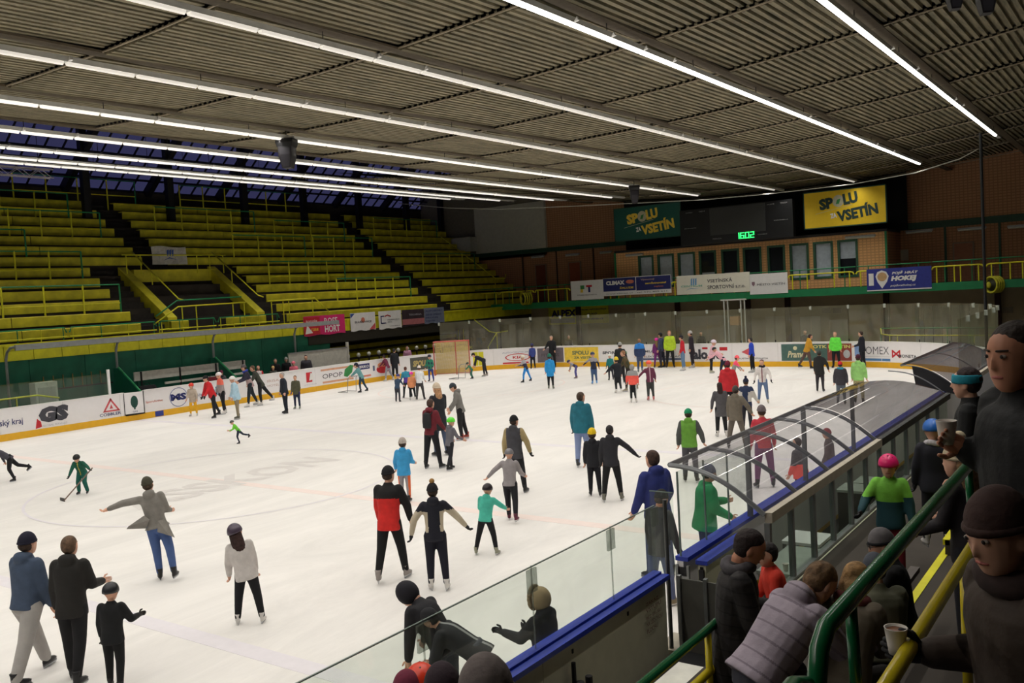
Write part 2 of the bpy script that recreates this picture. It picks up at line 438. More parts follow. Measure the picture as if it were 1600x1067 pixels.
tag(MB().box(p.x-.3, p.x+.3, WY-.16, WY-.13, p.z-.35, p.z+.3).build('notice', M('paper', (170, 160, 138), .8)), 'pale notice sheet pinned on the brown wall right of the booth', 'notice')

# ------------------------------------------------------------------ lamp rows under the ceiling
names = ['first lamp row from the right, short and brightest, ending over the far right', 'second lamp row from the right, running down to the right of the yellow banner', 'third lamp row from the right, ending above the yellow banner',
 'fourth lamp row from the right, ending above the scoreboard', 'fifth lamp row from the right, crossing the black loudspeakers', 'sixth lamp row from the right, first one in front of the skylight',
 'seventh lamp row from the right, hung below the skylight', 'eighth lamp row from the right, hung below the skylight', 'leftmost lamp row, nearest the yellow stand', 'lamp row above the near stand, outside the picture at right']
TUBEM = MB().add([(-.065,0,0),(-.045,0,-.05),(0,0,-.07),(.045,0,-.05),(.065,0,0),(-.065,1.44,0),(-.045,1.44,-.05),(0,1.44,-.07),(.045,1.44,-.05),(.065,1.44,0)],
    [(0,1,6,5),(1,2,7,6),(2,3,8,7),(3,4,9,8),(4,0,5,9),(4,3,2,1,0),(5,6,7,8,9)]).mesh('light_tube', TUBE)
TUBEM2 = TUBEM.copy(); TUBEM2.materials[0] = TUBE2; TUBEM3 = TUBEM.copy(); TUBEM3.materials[0] = TUBE3
CLIPM = MB().add([(.10,-.03,0),(.16,-.03,.10),(.19,-.03,.02),(.10,.03,0),(.16,.03,.10),(.19,.03,.02)], [(0,1,2),(5,4,3),(0,3,4,1),(1,4,5,2),(2,5,3,0)]).mesh('clip', WHITE)
for i, x in enumerate(ROWX):
    z = lamp_z(x)
    t = thing('lamp_row', names[i] if True else '', 'light', (x, Y0S[i], z))
    L = ROWEND[i] - Y0S[i]
    wdt = .10 if i < 6 or i == 9 else .30
    hb = MB().box(-.08, .08, 0, L, .0, .10)
    hb.add([(-.10,0,.10),(.10,0,.10),(wdt,0,.02),(-wdt,0,.02),(-.10,L,.10),(.10,L,.10),(wdt,L,.02),(-wdt,L,.02)], [(0,4,7,3),(1,2,6,5)])
    hb.build('housing', HOUS, t)
    y = 0.05
    while y + 1.5 < L:
        link('light_tube', TUBEM if i < 2 else TUBEM2 if i in (2, 3, 9) else TUBEM3, t, loc=(0, y, 0))
        if random.random() < .35 and y > 15: link('clip', CLIPM, t, loc=(0, y, 0))
        y += 1.53
    dm = MB()
    y = 2
    while y < L:
        dm.tube([(0, y, .1), (0, y, ceil_z(x) - z + .02 if i < 6 or i == 9 else 3.5)], .012, 4); y += 4.5
    dm.build('hanger', DARK, t)

# ------------------------------------------------------------------ loudspeakers, truss, cable
def speaker(p, rz, label, s=1.0):
    t = thing('loudspeaker', label, 'loudspeaker', p, rz)
    MB().loft([[(x*.30*s, y*.26*s, 0) for x, y in ((-1,-1),(1,-1),(1,1),(-1,1))], [(x*.34*s, y*.3*s, .16*s) for x, y in ((-1,-1),(1,-1),(1,1),(-1,1))], [(x*.34*s, y*.3*s, .3*s) for x, y in ((-1,-1),(1,-1),(1,1),(-1,1))]]).build('bracket_box', BLACK, t, loc=(0,0,-.2*s))
    b = MB().loft([[(x*.16*s, y*.2*s, -1.0*s) for x, y in ((-1,-1),(1,-1),(1,1),(-1,1))], [(x*.26*s, y*.26*s, -.55*s) for x, y in ((-1,-1),(1,-1),(1,1),(-1,1))], [(x*.27*s, y*.26*s, -.2*s) for x, y in ((-1,-1),(1,-1),(1,1),(-1,1))]])
    b.build('cabinet', M('speaker black', (20, 18, 22), .5), t)
    MB().add([(-.12*s,-.215*s,-.95*s),(.12*s,-.215*s,-.95*s),(.2*s,-.275*s,-.5*s),(.2*s,-.275*s,-.25*s),(-.2*s,-.275*s,-.25*s),(-.2*s,-.275*s,-.5*s)], [(0,1,2,5),(5,2,3,4)]).build('grille', M('speaker grille', (44, 42, 48), .45), t)
    MB().tube([(0,0,.1*s),(0,0,.42*s)], .02, 5).build('rod', DARK, t)
speaker((-21.5, 18.9, 9.42), .5, 'black hanging loudspeaker under the fifth lamp row, nearer of the two', .80)
speaker((-21.0, 40.7, 9.35), .5, 'black hanging loudspeaker far off left of the green banner', .80)
p = onD(1492, 2, 12); speaker(p + Vector((0,0,.25)), .4, 'black loudspeaker at the top right edge, left of the pair', .36)
p = onD(1541, 4, 12); speaker(p + Vector((0,0,.25)), .4, 'black loudspeaker at the top right edge, right of the pair', .40)
t = thing('lighting_truss', 'pale aluminium lattice truss hung at the left under the lamps', 'truss', (-40, 14, 10.9))
tb = MB()
for z in (-.18, .18):
    for x in (-.16, .16): tb.tube([(x, 0, z), (x, 7.45, z)], .03, 6)
for k in range(16):
    y = k*.46; zz = .18 if k % 2 else -.18
    for x in (-.16, .16): tb.tube([(x, y, zz), (x, y+.46, -zz)], .018, 5)
tb.build('lattice', M('truss metal', (150, 145, 150), .4, metal=.3), t)
t2 = thing('stage_lamp', 'small black stage lamp hanging under the truss', 'light', (-40, 18.6, 10.6))
MB().tube([(0,0,.0),(0,0,-.25)], .04).build('clamp', BLACK, t2); MB().tube([(0,-.3,-.55),(0,.3,-.45)], .24, 12).build('can', BLACK, t2)
t = thing('net_cable', 'pale sagging cable strung across in front of the far wall under the roof', 'cable')
pts = [onY(u, v, 50) for u, v in ((624, 318), (700, 325), (780, 327), (900, 322), (1000, 317), (1100, 312), (1200, 303), (1330, 288), (1430, 270), (1500, 248), (1528, 233))]
MB().tube(pts, .03, 6).build('wire', M('cable', (200, 200, 190), .5), t)
p = onD(1532, 208, 30); q = onD(1551, 560, 30)
t = thing('net_pole', 'thin black upright pole in front of the far right wall', 'pole'); MB().tube([p, (p.x, p.y, 0)], .05, 8).build('shaft', BLACK, t)

# ------------------------------------------------------------------ left stand
st = struct('stand_left')
st['kind'] = 'structure'
def tx(i): return -39.0 - .8*i
def tz(i): return 4.0 + .575*i
NT = 13
AIS = [(25.2, 26.5), (46.2, 47.6)]        # lower flights
AISU = [(28.2, 29.6)]
for i in range(NT):
    MB().box(tx(i)-.8 if i < NT-1 else -50, tx(i), 2, 57.9, tz(i)-1.2, tz(i)-.42).build('tier', CONCD, st)
MB().box(-50, -38.2, 2, 57.9, 2.6, 2.85).build('tier', CONCD, st)
MB().box(-39, -38.06, 2, 57.9, 2.83, 3.0).build('tier', CONCD, st)
ORD = ['front', 'second', 'third', 'fourth', 'fifth', 'sixth', 'seventh', 'eighth', 'ninth', 'tenth', 'eleventh', 'twelfth', 'topmost', 'fourteenth']
_bn = {}
def bench(i, y0, y1):
    q_ = _bn.get(i, 0); _bn[i] = q_ + 1
    t = thing('bench', 'yellow bench in the %s tier of the left stand, %s from the left' % (ORD[i], (['first'] + ORD[1:])[q_]), 'bench', (tx(i), y0, tz(i)-.42), 0, 'yellow benches of the left stand')
    L = y1-y0
    MB().box(-.36, .0, 0, L, .40, .44).build('seat', YELD, t)
    MB().add([(.0,0,.44),(.03,0,.40),(.03,0,.0),(-.02,0,.0),(.0,L,.44),(.03,L,.40),(.03,L,.0),(-.02,L,.0)],[(0,4,5,1),(1,5,6,2),(2,6,7,3),(0,1,2,3),(7,6,5,4)]).build('front_board', YELD, t)
    nb = max(2, int(L/3)); b = MB()
    for a in range(nb): b.box(-.3, -.05, L*(a+.5)/nb-.03, L*(a+.5)/nb+.03, 0, .38)
    b.build('support', GRND, t)
for i in range(NT):
    segs = [(2.0, 58)]
    cuts = []
    if i < 6: cuts += [(26.2 + 0, 32.0)] if 1 <= i <= 5 else [(27.2, 29.4)]
    if i < 6: cuts += [(24.6, 26.2)]
    if i >= 6: cuts += [(28.0 + .0*(i), 29.5)]
    if i < 6: cuts += [(32.0, 33.4)]
    cuts += [(46.3, 47.7)]
    cuts.sort()
    y = 8.0; parts = []
    for a, b in cuts:
        if a - y > .5: parts.append((y, a))
        y = max(y, b)
    parts.append((y, 57.5))
    for a, b in parts:
        m = max(1, int(round((b-a)/5.2)))
        for q in range(m):
            bench(i, a + (b-a)*q/m + .02, a + (b-a)*(q+1)/m - .02)
    for a, b in ((24.7, 26.1), (32.1, 33.3), (46.4, 47.6)) if i < 6 else ((28.1, 29.4), (46.4, 47.6)):
        MB().box(tx(i)-.75, tx(i)-.38, a, b, tz(i)-.42, tz(i)-.12).build('stair_step', STEP, st)
# portal with sloping yellow cheeks
MB().box(-43.2, -42.9, 26.9, 31.9, 6.1, 6.75).build('portal_lintel', YELD, st)
MB().box(-46, -42.9, 26.9, 31.9, 6.0, 6.1).build('portal_soffit', CONCD, st)
for ya, yb in ((26.2, 26.7), (31.6, 32.1)):
    MB().add([(-43.2, ya, 6.9), (-39.2, ya, 4.2), (-39.2, ya, 3.5), (-43.2, ya, 6.2), (-43.2, yb, 6.9), (-39.2, yb, 4.2), (-39.2, yb, 3.5), (-43.2, yb, 6.2)],
        [(0,1,2,3),(7,6,5,4),(0,4,5,1),(1,5,6,2),(2,6,7,3),(3,7,4,0)]).build('portal_cheek', YELD, st)
MB().box(-43.15, -39.2, 26.7, 31.6, 3.4, 3.5).build('portal_floor', CONCD, st)
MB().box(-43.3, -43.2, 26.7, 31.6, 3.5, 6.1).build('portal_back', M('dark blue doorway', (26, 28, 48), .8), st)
# front wall: yellow fascia boards over dark green panels
for j in range(46):
    y0 = 2.2 + j*1.2
    if y0 > 57: break
    MB().box(-38.06, -38.0, y0+.012, y0+1.188, 2.82, 3.42).build('fascia_board', YEL, st)
for j in range(24):
    y0 = 2 + j*2.4
    if y0 > 34: break
    MB().box(-38.12, -38.05, y0+.01, y0+2.39, 0, 2.82).build('green_panel', GRND, st)
MB().box(-41.0, -40.9, 34, 58, 0, 2.82).build('green_panel', CONCD, st)
MB().box(-38.3, -38.0, 34, 58, 2.2, 2.82).build('dark_beam', M('dark olive beam', (50, 46, 36), .8), st)
MB().box(-38.10, -37.94, 2, 57.9, 3.42, 3.52).build('fascia_cap', YEL, st)
# low yellow terrace under the corner
for i in range(4):
    MB().box(-38.4-.7*i-.7, -38.4-.7*i, 34.3, 50, .2+.45*i-.4, .45+.45*i).build('low_terrace', YELD, st)
    MB().box(-38.42-.7*i, -38.38-.7*i, 34.3, 50, .05+.45*i, .2+.45*i).build('terrace_riser', CONCD, st)
# green/yellow rail on the fascia
def rail(y0, y1, x, z, label, hg=.55, posts=4, gap=0.0, grp=None):
    t = thing('guard_rail', label, 'railing', (x, y0, z), 0, grp)
    L = y1-y0
    MB().tube([(0,0,hg*.6),(0,.1,hg),(0,L-.1,hg),(0,L,hg*.6)], .03, 6).build('top_rail', GRN, t)
    MB().tube([(0,0,hg*.3),(0,L,hg*.3)], .028, 6).build('lower_rail', YEL, t)
    for q in range(posts):
        y = .15 + (L-.3)*q/(posts-1); MB().tube([(0,y,0),(0,y,hg)], .022, 6).build('post', GRN if q % 2 else YEL, t)
ys = [9.0, 13.2, 17.3, 20.6, 24.9, 28.2, 32.2]
lb = ['short green and yellow guard rail on the left fascia, behind the first canopy post', 'guard rail on the fascia, right of the first canopy post', 'guard rail on the fascia above the white bench', 'guard rail on the fascia below the portal',
      'guard rail on the fascia right of the portal', 'guard rail on the fascia beside the pink banner']
for q in range(6): rail(ys[q], ys[q+1]-.12, -38.02, 3.5, lb[q])
# tall crowd barriers between tiers
def barrier(i, y0, y1, label, col=YEL):
    t = thing('crowd_barrier', label, 'barrier', (tx(i)-.1, y0, tz(i)-.42))
    L = y1-y0; hg = 1.75; nn = max(3, int(round(L/1.6))+1)
    MB().tube([(0,0,hg),(0,L,hg)], .035, 6).build('top_rail', GRN, t)
    MB().tube([(0,0,hg*.5),(0,L,hg*.5)], .03, 6).build('mid_rail', col, t)
    for q in range(nn):
        y = L*q/(nn-1)
        MB().tube([(0,y,0),(0,y,hg)], .04, 6).build('post', GRN if q in (nn-1,) else YEL, t)
bl = [(1, 17.0, 24.2, 'front left barrier of yellow posts beside the lower stairs'), (4, 17.5, 23.8, 'yellow post barrier two tiers behind the front left one'), (6, 12, 22.0, 'yellow post barrier in the middle left of the stand'),
      (8, 20.5, 26.8, 'barrier ending at the upper stairs, left half'), (10, 19.0, 26.0, 'high barrier near the first black pillar'), (6, 34.0, 39.5, 'barrier right of the white draped cloth'),
      (9, 30.6, 37.6, 'high barrier between the first and second pillars'), (3, 34.5, 40.5, 'barrier right of the portal on the lower tiers'), (6, 40.2, 45.6, 'barrier in the middle right of the stand'),
      (8, 38.5, 44.6, 'barrier high up behind the third pillar'), (1, 38.2, 44.8, 'barrier low down above the white banners'), (4, 49, 55, 'barrier at the right end above the corner stairs'),
      (9, 48.4, 55.5, 'high barrier at the right end of the stand'), (12, 24.0, 31.0, 'barrier on the top tier under the skylight, left'), (12, 34.0, 44.0, 'barrier on the top tier under the skylight, right')]
for a in bl: barrier(*a)
# rails beside the portal
def handrail(pts, label, mat=YEL, posts=(), r=.035, par=None):
    t = thing('handrail', label, 'railing', pts[0])
    o = Vector(pts[0])
    MB().tube([Vector(p)-o for p in pts], r, 7).build('rail', mat, t, smooth=True)
    for a, b in posts: MB().tube([Vector(a)-o, Vector(b)-o], r*.8, 6).build('post', mat, t)
    return t
handrail([(-43.1, 27.0, 7.7), (-39.4, 27.0, 5.1), (-39.2, 27.2, 5.0)], 'thin sloping handrail on the left cheek of the portal', YEL, [((-41.5, 27.0, 5.9), (-41.5, 27, 6.6))])
handrail([(-43.1, 31.9, 7.7), (-39.4, 31.9, 5.1), (-39.2, 32.1, 5.0)], 'thin sloping handrail on the right cheek of the portal', YEL, [((-41.5, 31.9, 5.9), (-41.5, 31.9, 6.6))])
handrail([(-38.6, 25.0, 3.9), (-38.6, 26.4, 4.7), (-38.6, 30.4, 4.75)], 'yellow handrail across the foot of the portal', YEL, [((-38.6, y, 3.0), (-38.6, y, z)) for y, z in ((25.3, 4.0), (26.6, 4.7), (27.4, 4.7), (29.6, 4.7), (30.3, 4.7))])
handrail([(-38.65, 25.2, 4.3), (-38.65, 26.4, 5.0), (-38.65, 30.2, 5.05)], 'green handrail above the yellow one at the foot of the portal', GRN)
handrail([(-38.6, 31.9, 4.75), (-38.6, 35.2, 4.8), (-38.6, 36.2, 4.0)], 'yellow handrail right of the portal stairs', YEL, [((-38.6, y, 3.0), (-38.6, y, 4.7)) for y in (32.1, 32.9, 33.3, 35.0)])
handrail([(-45.5, 55.0, 9.2), (-40.5, 55.2, 5.6), (-39.8, 55.4, 5.6), (-39.8, 55.5, 5.9)], 'long sloping handrail down the right edge of the stand', YEL, [((-43, 55.1, 6.3), (-43, 55.1, 7.4)), ((-40.6, 55.2, 4.7), (-40.6, 55.2, 5.6))])
# pillars
for k, y in enumerate((16.9, 22.1, 27.3, 32.5, 37.9, 42.9, 48.2, 53.4, 57.6)):
    MB().box(-47.7, -47.35, y-.2, y+.2, 3, 16).build('stand_pillar', BLACK, st)
# white cloth over the barrier above the portal
t = thing('cloth_banner', 'white cloth with a small blue emblem hung over the portal', 'banner', (-42.8, 27.9, 6.95))
vs = []; 
for a in range(9):
    for b in range(5): vs.append((.05+.04*math.sin(a*1.7+b), 2.1*a/8, .05+.95*b/4 + .04*math.sin(a*.8)*(b == 4)))
MB().add(vs, [(a*5+b, (a+1)*5+b, (a+1)*5+b+1, a*5+b+1) for a in range(8) for b in range(4)]).build('cloth', M('dull white cloth', (170, 168, 160), .9), t)
BLU = M('sign blue', (52, 84, 160), .5); RED = M('sign red', (196, 40, 50), .5); NAV = M('sign navy', (38, 44, 104), .5); DKG = M('sign dark grey', (66, 66, 74), .5)
for a in range(3): shape_on([(.85+.15*a, .5), (.93+.15*a, .5), (.97+.15*a, .85), (.87+.15*a, .8)], (.12, 0, 0), Yp, Zp, BLU, t)
shape_on([(.6, .25), (1.0, .38), (1.5, .28), (1.0, .43)], (.12, 0, 0), Yp, Zp, BLU, t)
handrail([(-42.7, 26.2, 7.5), (-42.7, 32.5, 7.5)], 'yellow rail above the portal lintel carrying the white cloth', YEL, [((-42.7, y, 6.5), (-42.7, y, 7.5)) for y in (26.4, 27.2, 30.6, 31.4, 32.3)])

# ------------------------------------------------------------------ rink boards
BH = 1.22
SEGS = [35.9 - 0.0, RC*PI/2, (XR-RC)-(XL+RC), RC*PI/2, 35.9-9.53]
def bpath(s):
    """point and inward normal on the board line"""
    if s < SEGS[0]: return Vector((XL, s, 0)), Vector((1, 0, 0))
    s -= SEGS[0]
    if s < SEGS[1]:
        a = PI - s/RC; return Vector((XL+RC+RC*math.cos(a), YF-RC+RC*math.sin(a), 0)), Vector((-math.cos(a), -math.sin(a), 0))
    s -= SEGS[1]
    if s < SEGS[2]: return Vector((XL+RC+s, YF, 0)), Vector((0, -1, 0))
    s -= SEGS[2]
    if s < SEGS[3]:
        a = PI/2 - s/RC; return Vector((XR-RC+RC*math.cos(a), YF-RC+RC*math.sin(a), 0)), Vector((-math.cos(a), -math.sin(a), 0))
    s -= SEGS[3]
    return Vector((XR, 35.9-s, 0)), Vector((-1, 0, 0))
STOT = sum(SEGS)
_sg = np.linspace(8, STOT-22, 2400); _us = []
for s in _sg:
    p, n_ = bpath(s); _us.append(proj((p.x, p.y, .65))[0])
_us = np.array(_us)
def s_of(u): return float(_sg[int(np.argmin(abs(_us - u)))])
def strip(s0, s1, z0, z1, d0, d1, step=.6):
    """slab following the boards; d = offset towards the ice"""
    k = max(1, int(math.ceil((s1-s0)/step))) if not (s1 < SEGS[0] or s0 > sum(SEGS[:4]) or (sum(SEGS[:2]) < s0 and s1 < sum(SEGS[:3]))) else 1
    vs = []
    for i in range(k+1):
        p, nn = bpath(s0+(s1-s0)*i/k)
        for d, z in ((d0, z0), (d1, z0), (d1, z1), (d0, z1)): q = p + nn*d; vs.append((q.x, q.y, z))
    fs = [(0,1,2,3), (4*k+3, 4*k+2, 4*k+1, 4*k)]
    for i in range(k):
        for j in range(4): a = 4*i+j; b = 4*i+(j+1) % 4; fs.append((a, a+4, b+4, b))
    return vs, fs
def sbuild(name, mat, parent, *a, **k):
    vs, fs = strip(*a, **k); return MB().add(vs, fs).build(name, mat, parent)
BW = M('board white', (236, 233, 234), 0.3, var=0.015)
KICK = M('yellow kick plate', (232, 178, 36), 0.4, var=0.04)
boards = thing('rink_boards', 'white advertising boards with yellow kick plate running round the ice', 'boards')
sdoor0, sdoor1 = 21.0, 21.9
s = 4.0
NEARX = sum(SEGS[:4]) + 4
edges = [4.0]
while edges[-1] < STOT: 
    nx = edges[-1] + 2.4
    if edges[-1] < sdoor0 < nx: edges += [sdoor0, sdoor1]
    else: edges.append(min(nx, STOT))
for a, b in zip(edges, edges[1:]):
    if b - a < .1 or abs(a - sdoor0) < .01: continue
    near = a > NEARX
    sbuild('board_panel', BW, boards, a+.004, b-.004, .26, BH-.05, -.08, 0)
    sbuild('kick_plate', KICK, boards, a+.002, b-.002, .0, .26, -.08, .012)
    sbuild('cap_rail', BLUECAP if near else WHITE, boards, a, b, BH-.05, BH, -.14, .02)
sbuild('kick_plate', KICK, boards, sdoor0, sdoor1, 0, .22, -.08, .012)
sbuild('kick_mark', M('kick mark blue', (44, 60, 140), .4), boards, 22.35, 22.75, .02, .25, .012, .018)
# open bench door with the green tree emblem, ajar
dr = thing('board_door', 'white rink door standing ajar with a dark green tree emblem', 'door', (XL+.02, 20.95, 0), -.25)
MB().box(-.06, 0, 0, .82, .27, BH-.02).build('door_leaf', BW, dr)
MB().box(.002, .008, .0, .82, .27, .31).box(.002, .008, 0, .03, .27, BH-.02).box(.002, .008, .79, .82, .27, BH-.02).build('door_frame', DARK, dr)
shape_on(disc(.42, .80, .15, .26, 14), (0, 0, 0), Yp, Zp, M('tree green', (28, 72, 62), .6), dr, 'emblem')
shape_on(rect(.39, .48, .45, .58), (0, 0, 0), Yp, Zp, M('tree green', (28, 72, 62), .6), dr, 'emblem')
text_on('GAS', (0, .33, .36), Yp, Zp, .2, .07, NAV, dr)
# glass over the boards at the corner and far end
gs0 = s_of(690)
gg = thing('rink_glass', 'clear protective glass standing on the boards round the far end', 'glass')
s = gs0
GT = 2.95
while s < STOT - 19:
    e = s + 1.8
    sbuild('glass_pane', GLASSF, gg, s+.01, e-.01, BH, GT, -.07, -.06, step=.9)
    p, nn = bpath(s); 
    MB().box(-.02, .02, -.02, .02, BH, BH+.12).build('clip', DARK, gg, loc=(p.x-nn.x*.065, p.y-nn.y*.065, 0))
    q = MB().box(-.05, .05, -.03, .03, GT-.16, GT+.02).build('clip', M('clear clip', (170, 175, 165), .4), gg, loc=(p.x-nn.x*.065, p.y-nn.y*.065, 0))
    s = e
gl = thing('bench_glass', 'low green-tinted glass screen on the left boards before the canopy', 'glass')
for a in range(5):
    y0 = 11.4 + 1.8*a; MB().box(XL-.07, XL-.06, y0+.01, y0+1.79, BH, 2.10).build('glass_pane', GLASSB, gl)
MB().box(XL-.10, XL-.02, 20.36, 20.46, BH, 2.25).build('end_post', WHITE, gl)

# ------------------------------------------------------------------ board advertisements
def sfn(s0, z0, off=.006, up=1.0):
    def f(x, y):
        p, nn = bpath(s0+x); q = p + nn*off; return (q.x, q.y, z0+y)
    return f
def adt(txt, u0, u1, z0, z1, mat, bold=0.02, shear=0, off=.010):
    s0, s1 = s_of(u0), s_of(u1)
    me = text_mesh(txt, s1-s0, z1-z0, sfn(s0, z0, off), 'lettering', mat, bold, shear); return link('lettering', me, boards)
def adp(u0, u1, z0, z1, mat, name='sign_panel', off=.002, th=.003):
    return sbuild(name, mat, boards, s_of(u0), s_of(u1), z0, z1, off-.0, off+th)
def adpoly(poly, u0, mat, z0=0, off=.008, name='emblem'):
    s0 = s_of(u0); f = sfn(s0, z0, off); f2 = sfn(s0, z0, off-.004); n = len(poly)
    vs = [f(x, y) for x, y in poly] + [f2(x, y) for x, y in poly]
    return MB().add(vs, [tuple(range(n)), tuple(range(n, 2*n))[::-1]] + [(i, n+i, n+(i+1) % n, (i+1) % n) for i in range(n)]).build(name, mat, boards)
adt('ský kraj', 0, 35, .50, .80, NAV, .01)
adt('GS', 61, 107, .47, 1.08, DKG, .09, .1)
adpoly([(0, 0), (.25, .05), (.22, .25), (.08, .38)], 54, RED, .28)
adt('GLOBAL SERVICES', 66, 104, .32, .39, M('faint grey', (180, 178, 186), .5), 0)
PINK = M('outline red', (210, 90, 96), .5)
for poly in ([(0, 0), (.08, 0), (.42, .5), (.36, .56)], [(.36, .56), (.32, .5), (.68, 0), (.76, 0)], [(.05, 0), (.7, 0), (.7, .06), (.05, .06)], [(.3, .12), (.45, .12), (.38, .3)]): adpoly(poly, 160, PINK, .52)
adt('COBBLER', 155, 188, .36, .48, NAV, .01)
ORG = M('sign orange', (206, 120, 96), .5); TEAL = M('sign teal', (60, 130, 160), .5)
adt('SportActive', 228, 254, .62, .74, ORG, .01)
s0 = s_of(279)
for i in range(24):
    a, b = 2*PI*i/24, 2*PI*(i+1)/24
    adpoly([(.45*math.cos(a), .42*math.sin(a)), (.45*math.cos(b), .42*math.sin(b)), (.42*math.cos(b), .39*math.sin(b)), (.42*math.cos(a), .39*math.sin(a))], 279, M('ring grey blue', (120, 130, 170), .5), .72, name='emblem_ring')
adt('MS', 267, 291, .58, .88, NAV, .06)
adt('MONTÁŽE', 293, 316, .62, .74, M('sign blue grey', (90, 100, 130), .5), .01)
adt('nika', 330, 352, .55, .98, TEAL, .04)
adt('IRISA', 418, 436, .80, .92, M('faint brown', (190, 160, 150), .5), 0); adt('HOTEL', 418, 436, .58, .68, M('faint brown', (190, 160, 150), .5), 0)
adp(479, 488, .52, 1.02, RED); adpoly([(.12, .08), (.42, .12), (.38, .42), (.22, .46)], 480, WHITE, .52, .012)
adt('JABLOTRON', 475, 494, .36, .42, M('faint grey', (180, 178, 186), .5), 0)
adp(502, 556, .98, 1.08, M('pale orange', (214, 160, 130), .5)); adp(504, 552, .34, .44, M('pale orange', (214, 160, 130), .5))
adt('OPOP', 504, 535, .58, .82, DKG, 0)
adpoly([(0, .05), (.25, -.02), (.62, .2), (.72, .56), (.5, .6), (.1, .4)], 537, M('leaf green', (58, 140, 76), .5), .52)
adp(560, 578, .78, 1.08, NAV); adt('BRIKO', 562, 577, .85, 1.0, WHITE, .02, off=.014)
adp(566, 579, .36, .46, M('pale red', (220, 130, 110), .5))
adp(583, 586, .62, .9, M('sign blue grey', (90, 100, 130), .5)); adpoly(disc(.5, .3, .5, .24, 16), 588, RED, .36); adpoly(disc(.5, .4, .4, .14, 12), 588, M('bun', (226, 150, 110), .5), .5, .012)
adp(641, 672, .36, 1.08, M('sign olive grey', (82, 84, 78), .5)); adt('SPOLU', 645, 669, .55, .90, M('dull gold', (190, 170, 110), .5), .05, .2, off=.012)
adp(739, 756, .3, 1.1, YEL)
adt('AUTOCENTRUM', 785, 826, .90, 1.0, M('faint blue', (150, 160, 180), .5), 0)
for i in range(20):
    a, b = 2*PI*i/20, 2*PI*(i+1)/20
    adpoly([(.75*math.cos(a), .22*math.sin(a)), (.75*math.cos(b), .22*math.sin(b)), (.68*math.cos(b), .18*math.sin(b)), (.68*math.cos(a), .18*math.sin(a))], 809, RED, .66, name='emblem_ring')
adt('KIA', 801, 817, .58, .74, RED, .03)
adp(785, 826, .29, .38, RED)
adp(840, 881, .29, 1.12, M('sign mauve grey', (112, 104, 110), .5)); adt('FITNESS', 846, 874, .62, .8, M('sign dim grey', (88, 80, 86), .5), .02, off=.012)
GOLD = M('sign gold', (238, 204, 72), .5)
adp(882, 935, .29, 1.12, GOLD); adt('SPOLU', 894, 920, .68, .92, M('gold ink', (120, 128, 84), .5), .05, off=.012); adt('ZA VSETÍN', 896, 926, .45, .62, M('gold ink', (120, 128, 84), .5), .05, off=.012)
adt('SPORT', 942, 966, .70, .86, DKG, .03); adt('KLUB', 967, 980, .70, .86, M('leaf green', (58, 140, 76), .5), .03)
adt('MILADA', 1008, 1030, .78, .90, DKG, .02); adp(1003, 1068, .36, .46, M('sign blue grey', (90, 100, 130), .5)); adt('ELEKTRO INSTALACE', 1006, 1066, .50, .60, DKG, .01)
adt('alo', 1083, 1106, .38, .92, DKG, .05); adt('ve', 1110, 1127, .38, .72, DKG, .05)
adp(1098, 1106, .92, 1.02, RED); adp(1125, 1137, .84, 1.02, RED)
adpoly([(0, .2), (.45, 0), (.45, .42)], 1159, PINK, .55); adt('AUSTIN', 1153, 1170, .38, .46, DKG, .01); adt('DETONATOR', 1178, 1200, .38, .46, DKG, .01)
PG = M('sign green grey', (74, 104, 98), .5)
adp(1221, 1293, .29, 1.12, PG); adp(1293, 1331, .29, 1.12, M('sign brick red', (150, 70, 62), .5))
adt('Pramen', 1230, 1262, .45, .78, M('cream ink', (214, 208, 170), .5), .03, .3, off=.012); adpoly(disc(0, 0, .1), 1243, M('cream ink', (214, 208, 170), .5), .92, .012)
adt('OTK PARTIN', 1270, 1329, .90, 1.06, M('pale yellow ink', (222, 214, 130), .5), .03, off=.012)
adpoly(disc(0, 0, .17, .2), 1323, M('sign silver', (190, 190, 196), .4), .62, .012)
adpoly([(0, 0), (.3, 0), (.3, .55), (0, .55)], 1336, M('pale blue', (130, 160, 210), .5), .52)
adt('ROMEX', 1345, 1389, .62, .98, M('sign thin grey', (98, 98, 102), .5), -.005)
adp(1350, 1391, .31, .42, M('stripe blue', (80, 130, 180), .5)); adp(1350, 1390, .50, .515, M('faint grey', (180, 178, 186), .5))
for poly in ([(0, 0), (.06, 0), (.06, .36), (0, .36)], [(.38, 0), (.44, 0), (.44, .36), (.38, .36)], [(0, .3), (.05, .36), (.44, .06), (.39, 0)], [(0, .06), (.05, 0), (.44, .3), (.39, .36)]): adpoly(poly, 1394, RED, .48)
adt('MONETA', 1404, 1432, .50, .64, DKG, .02)

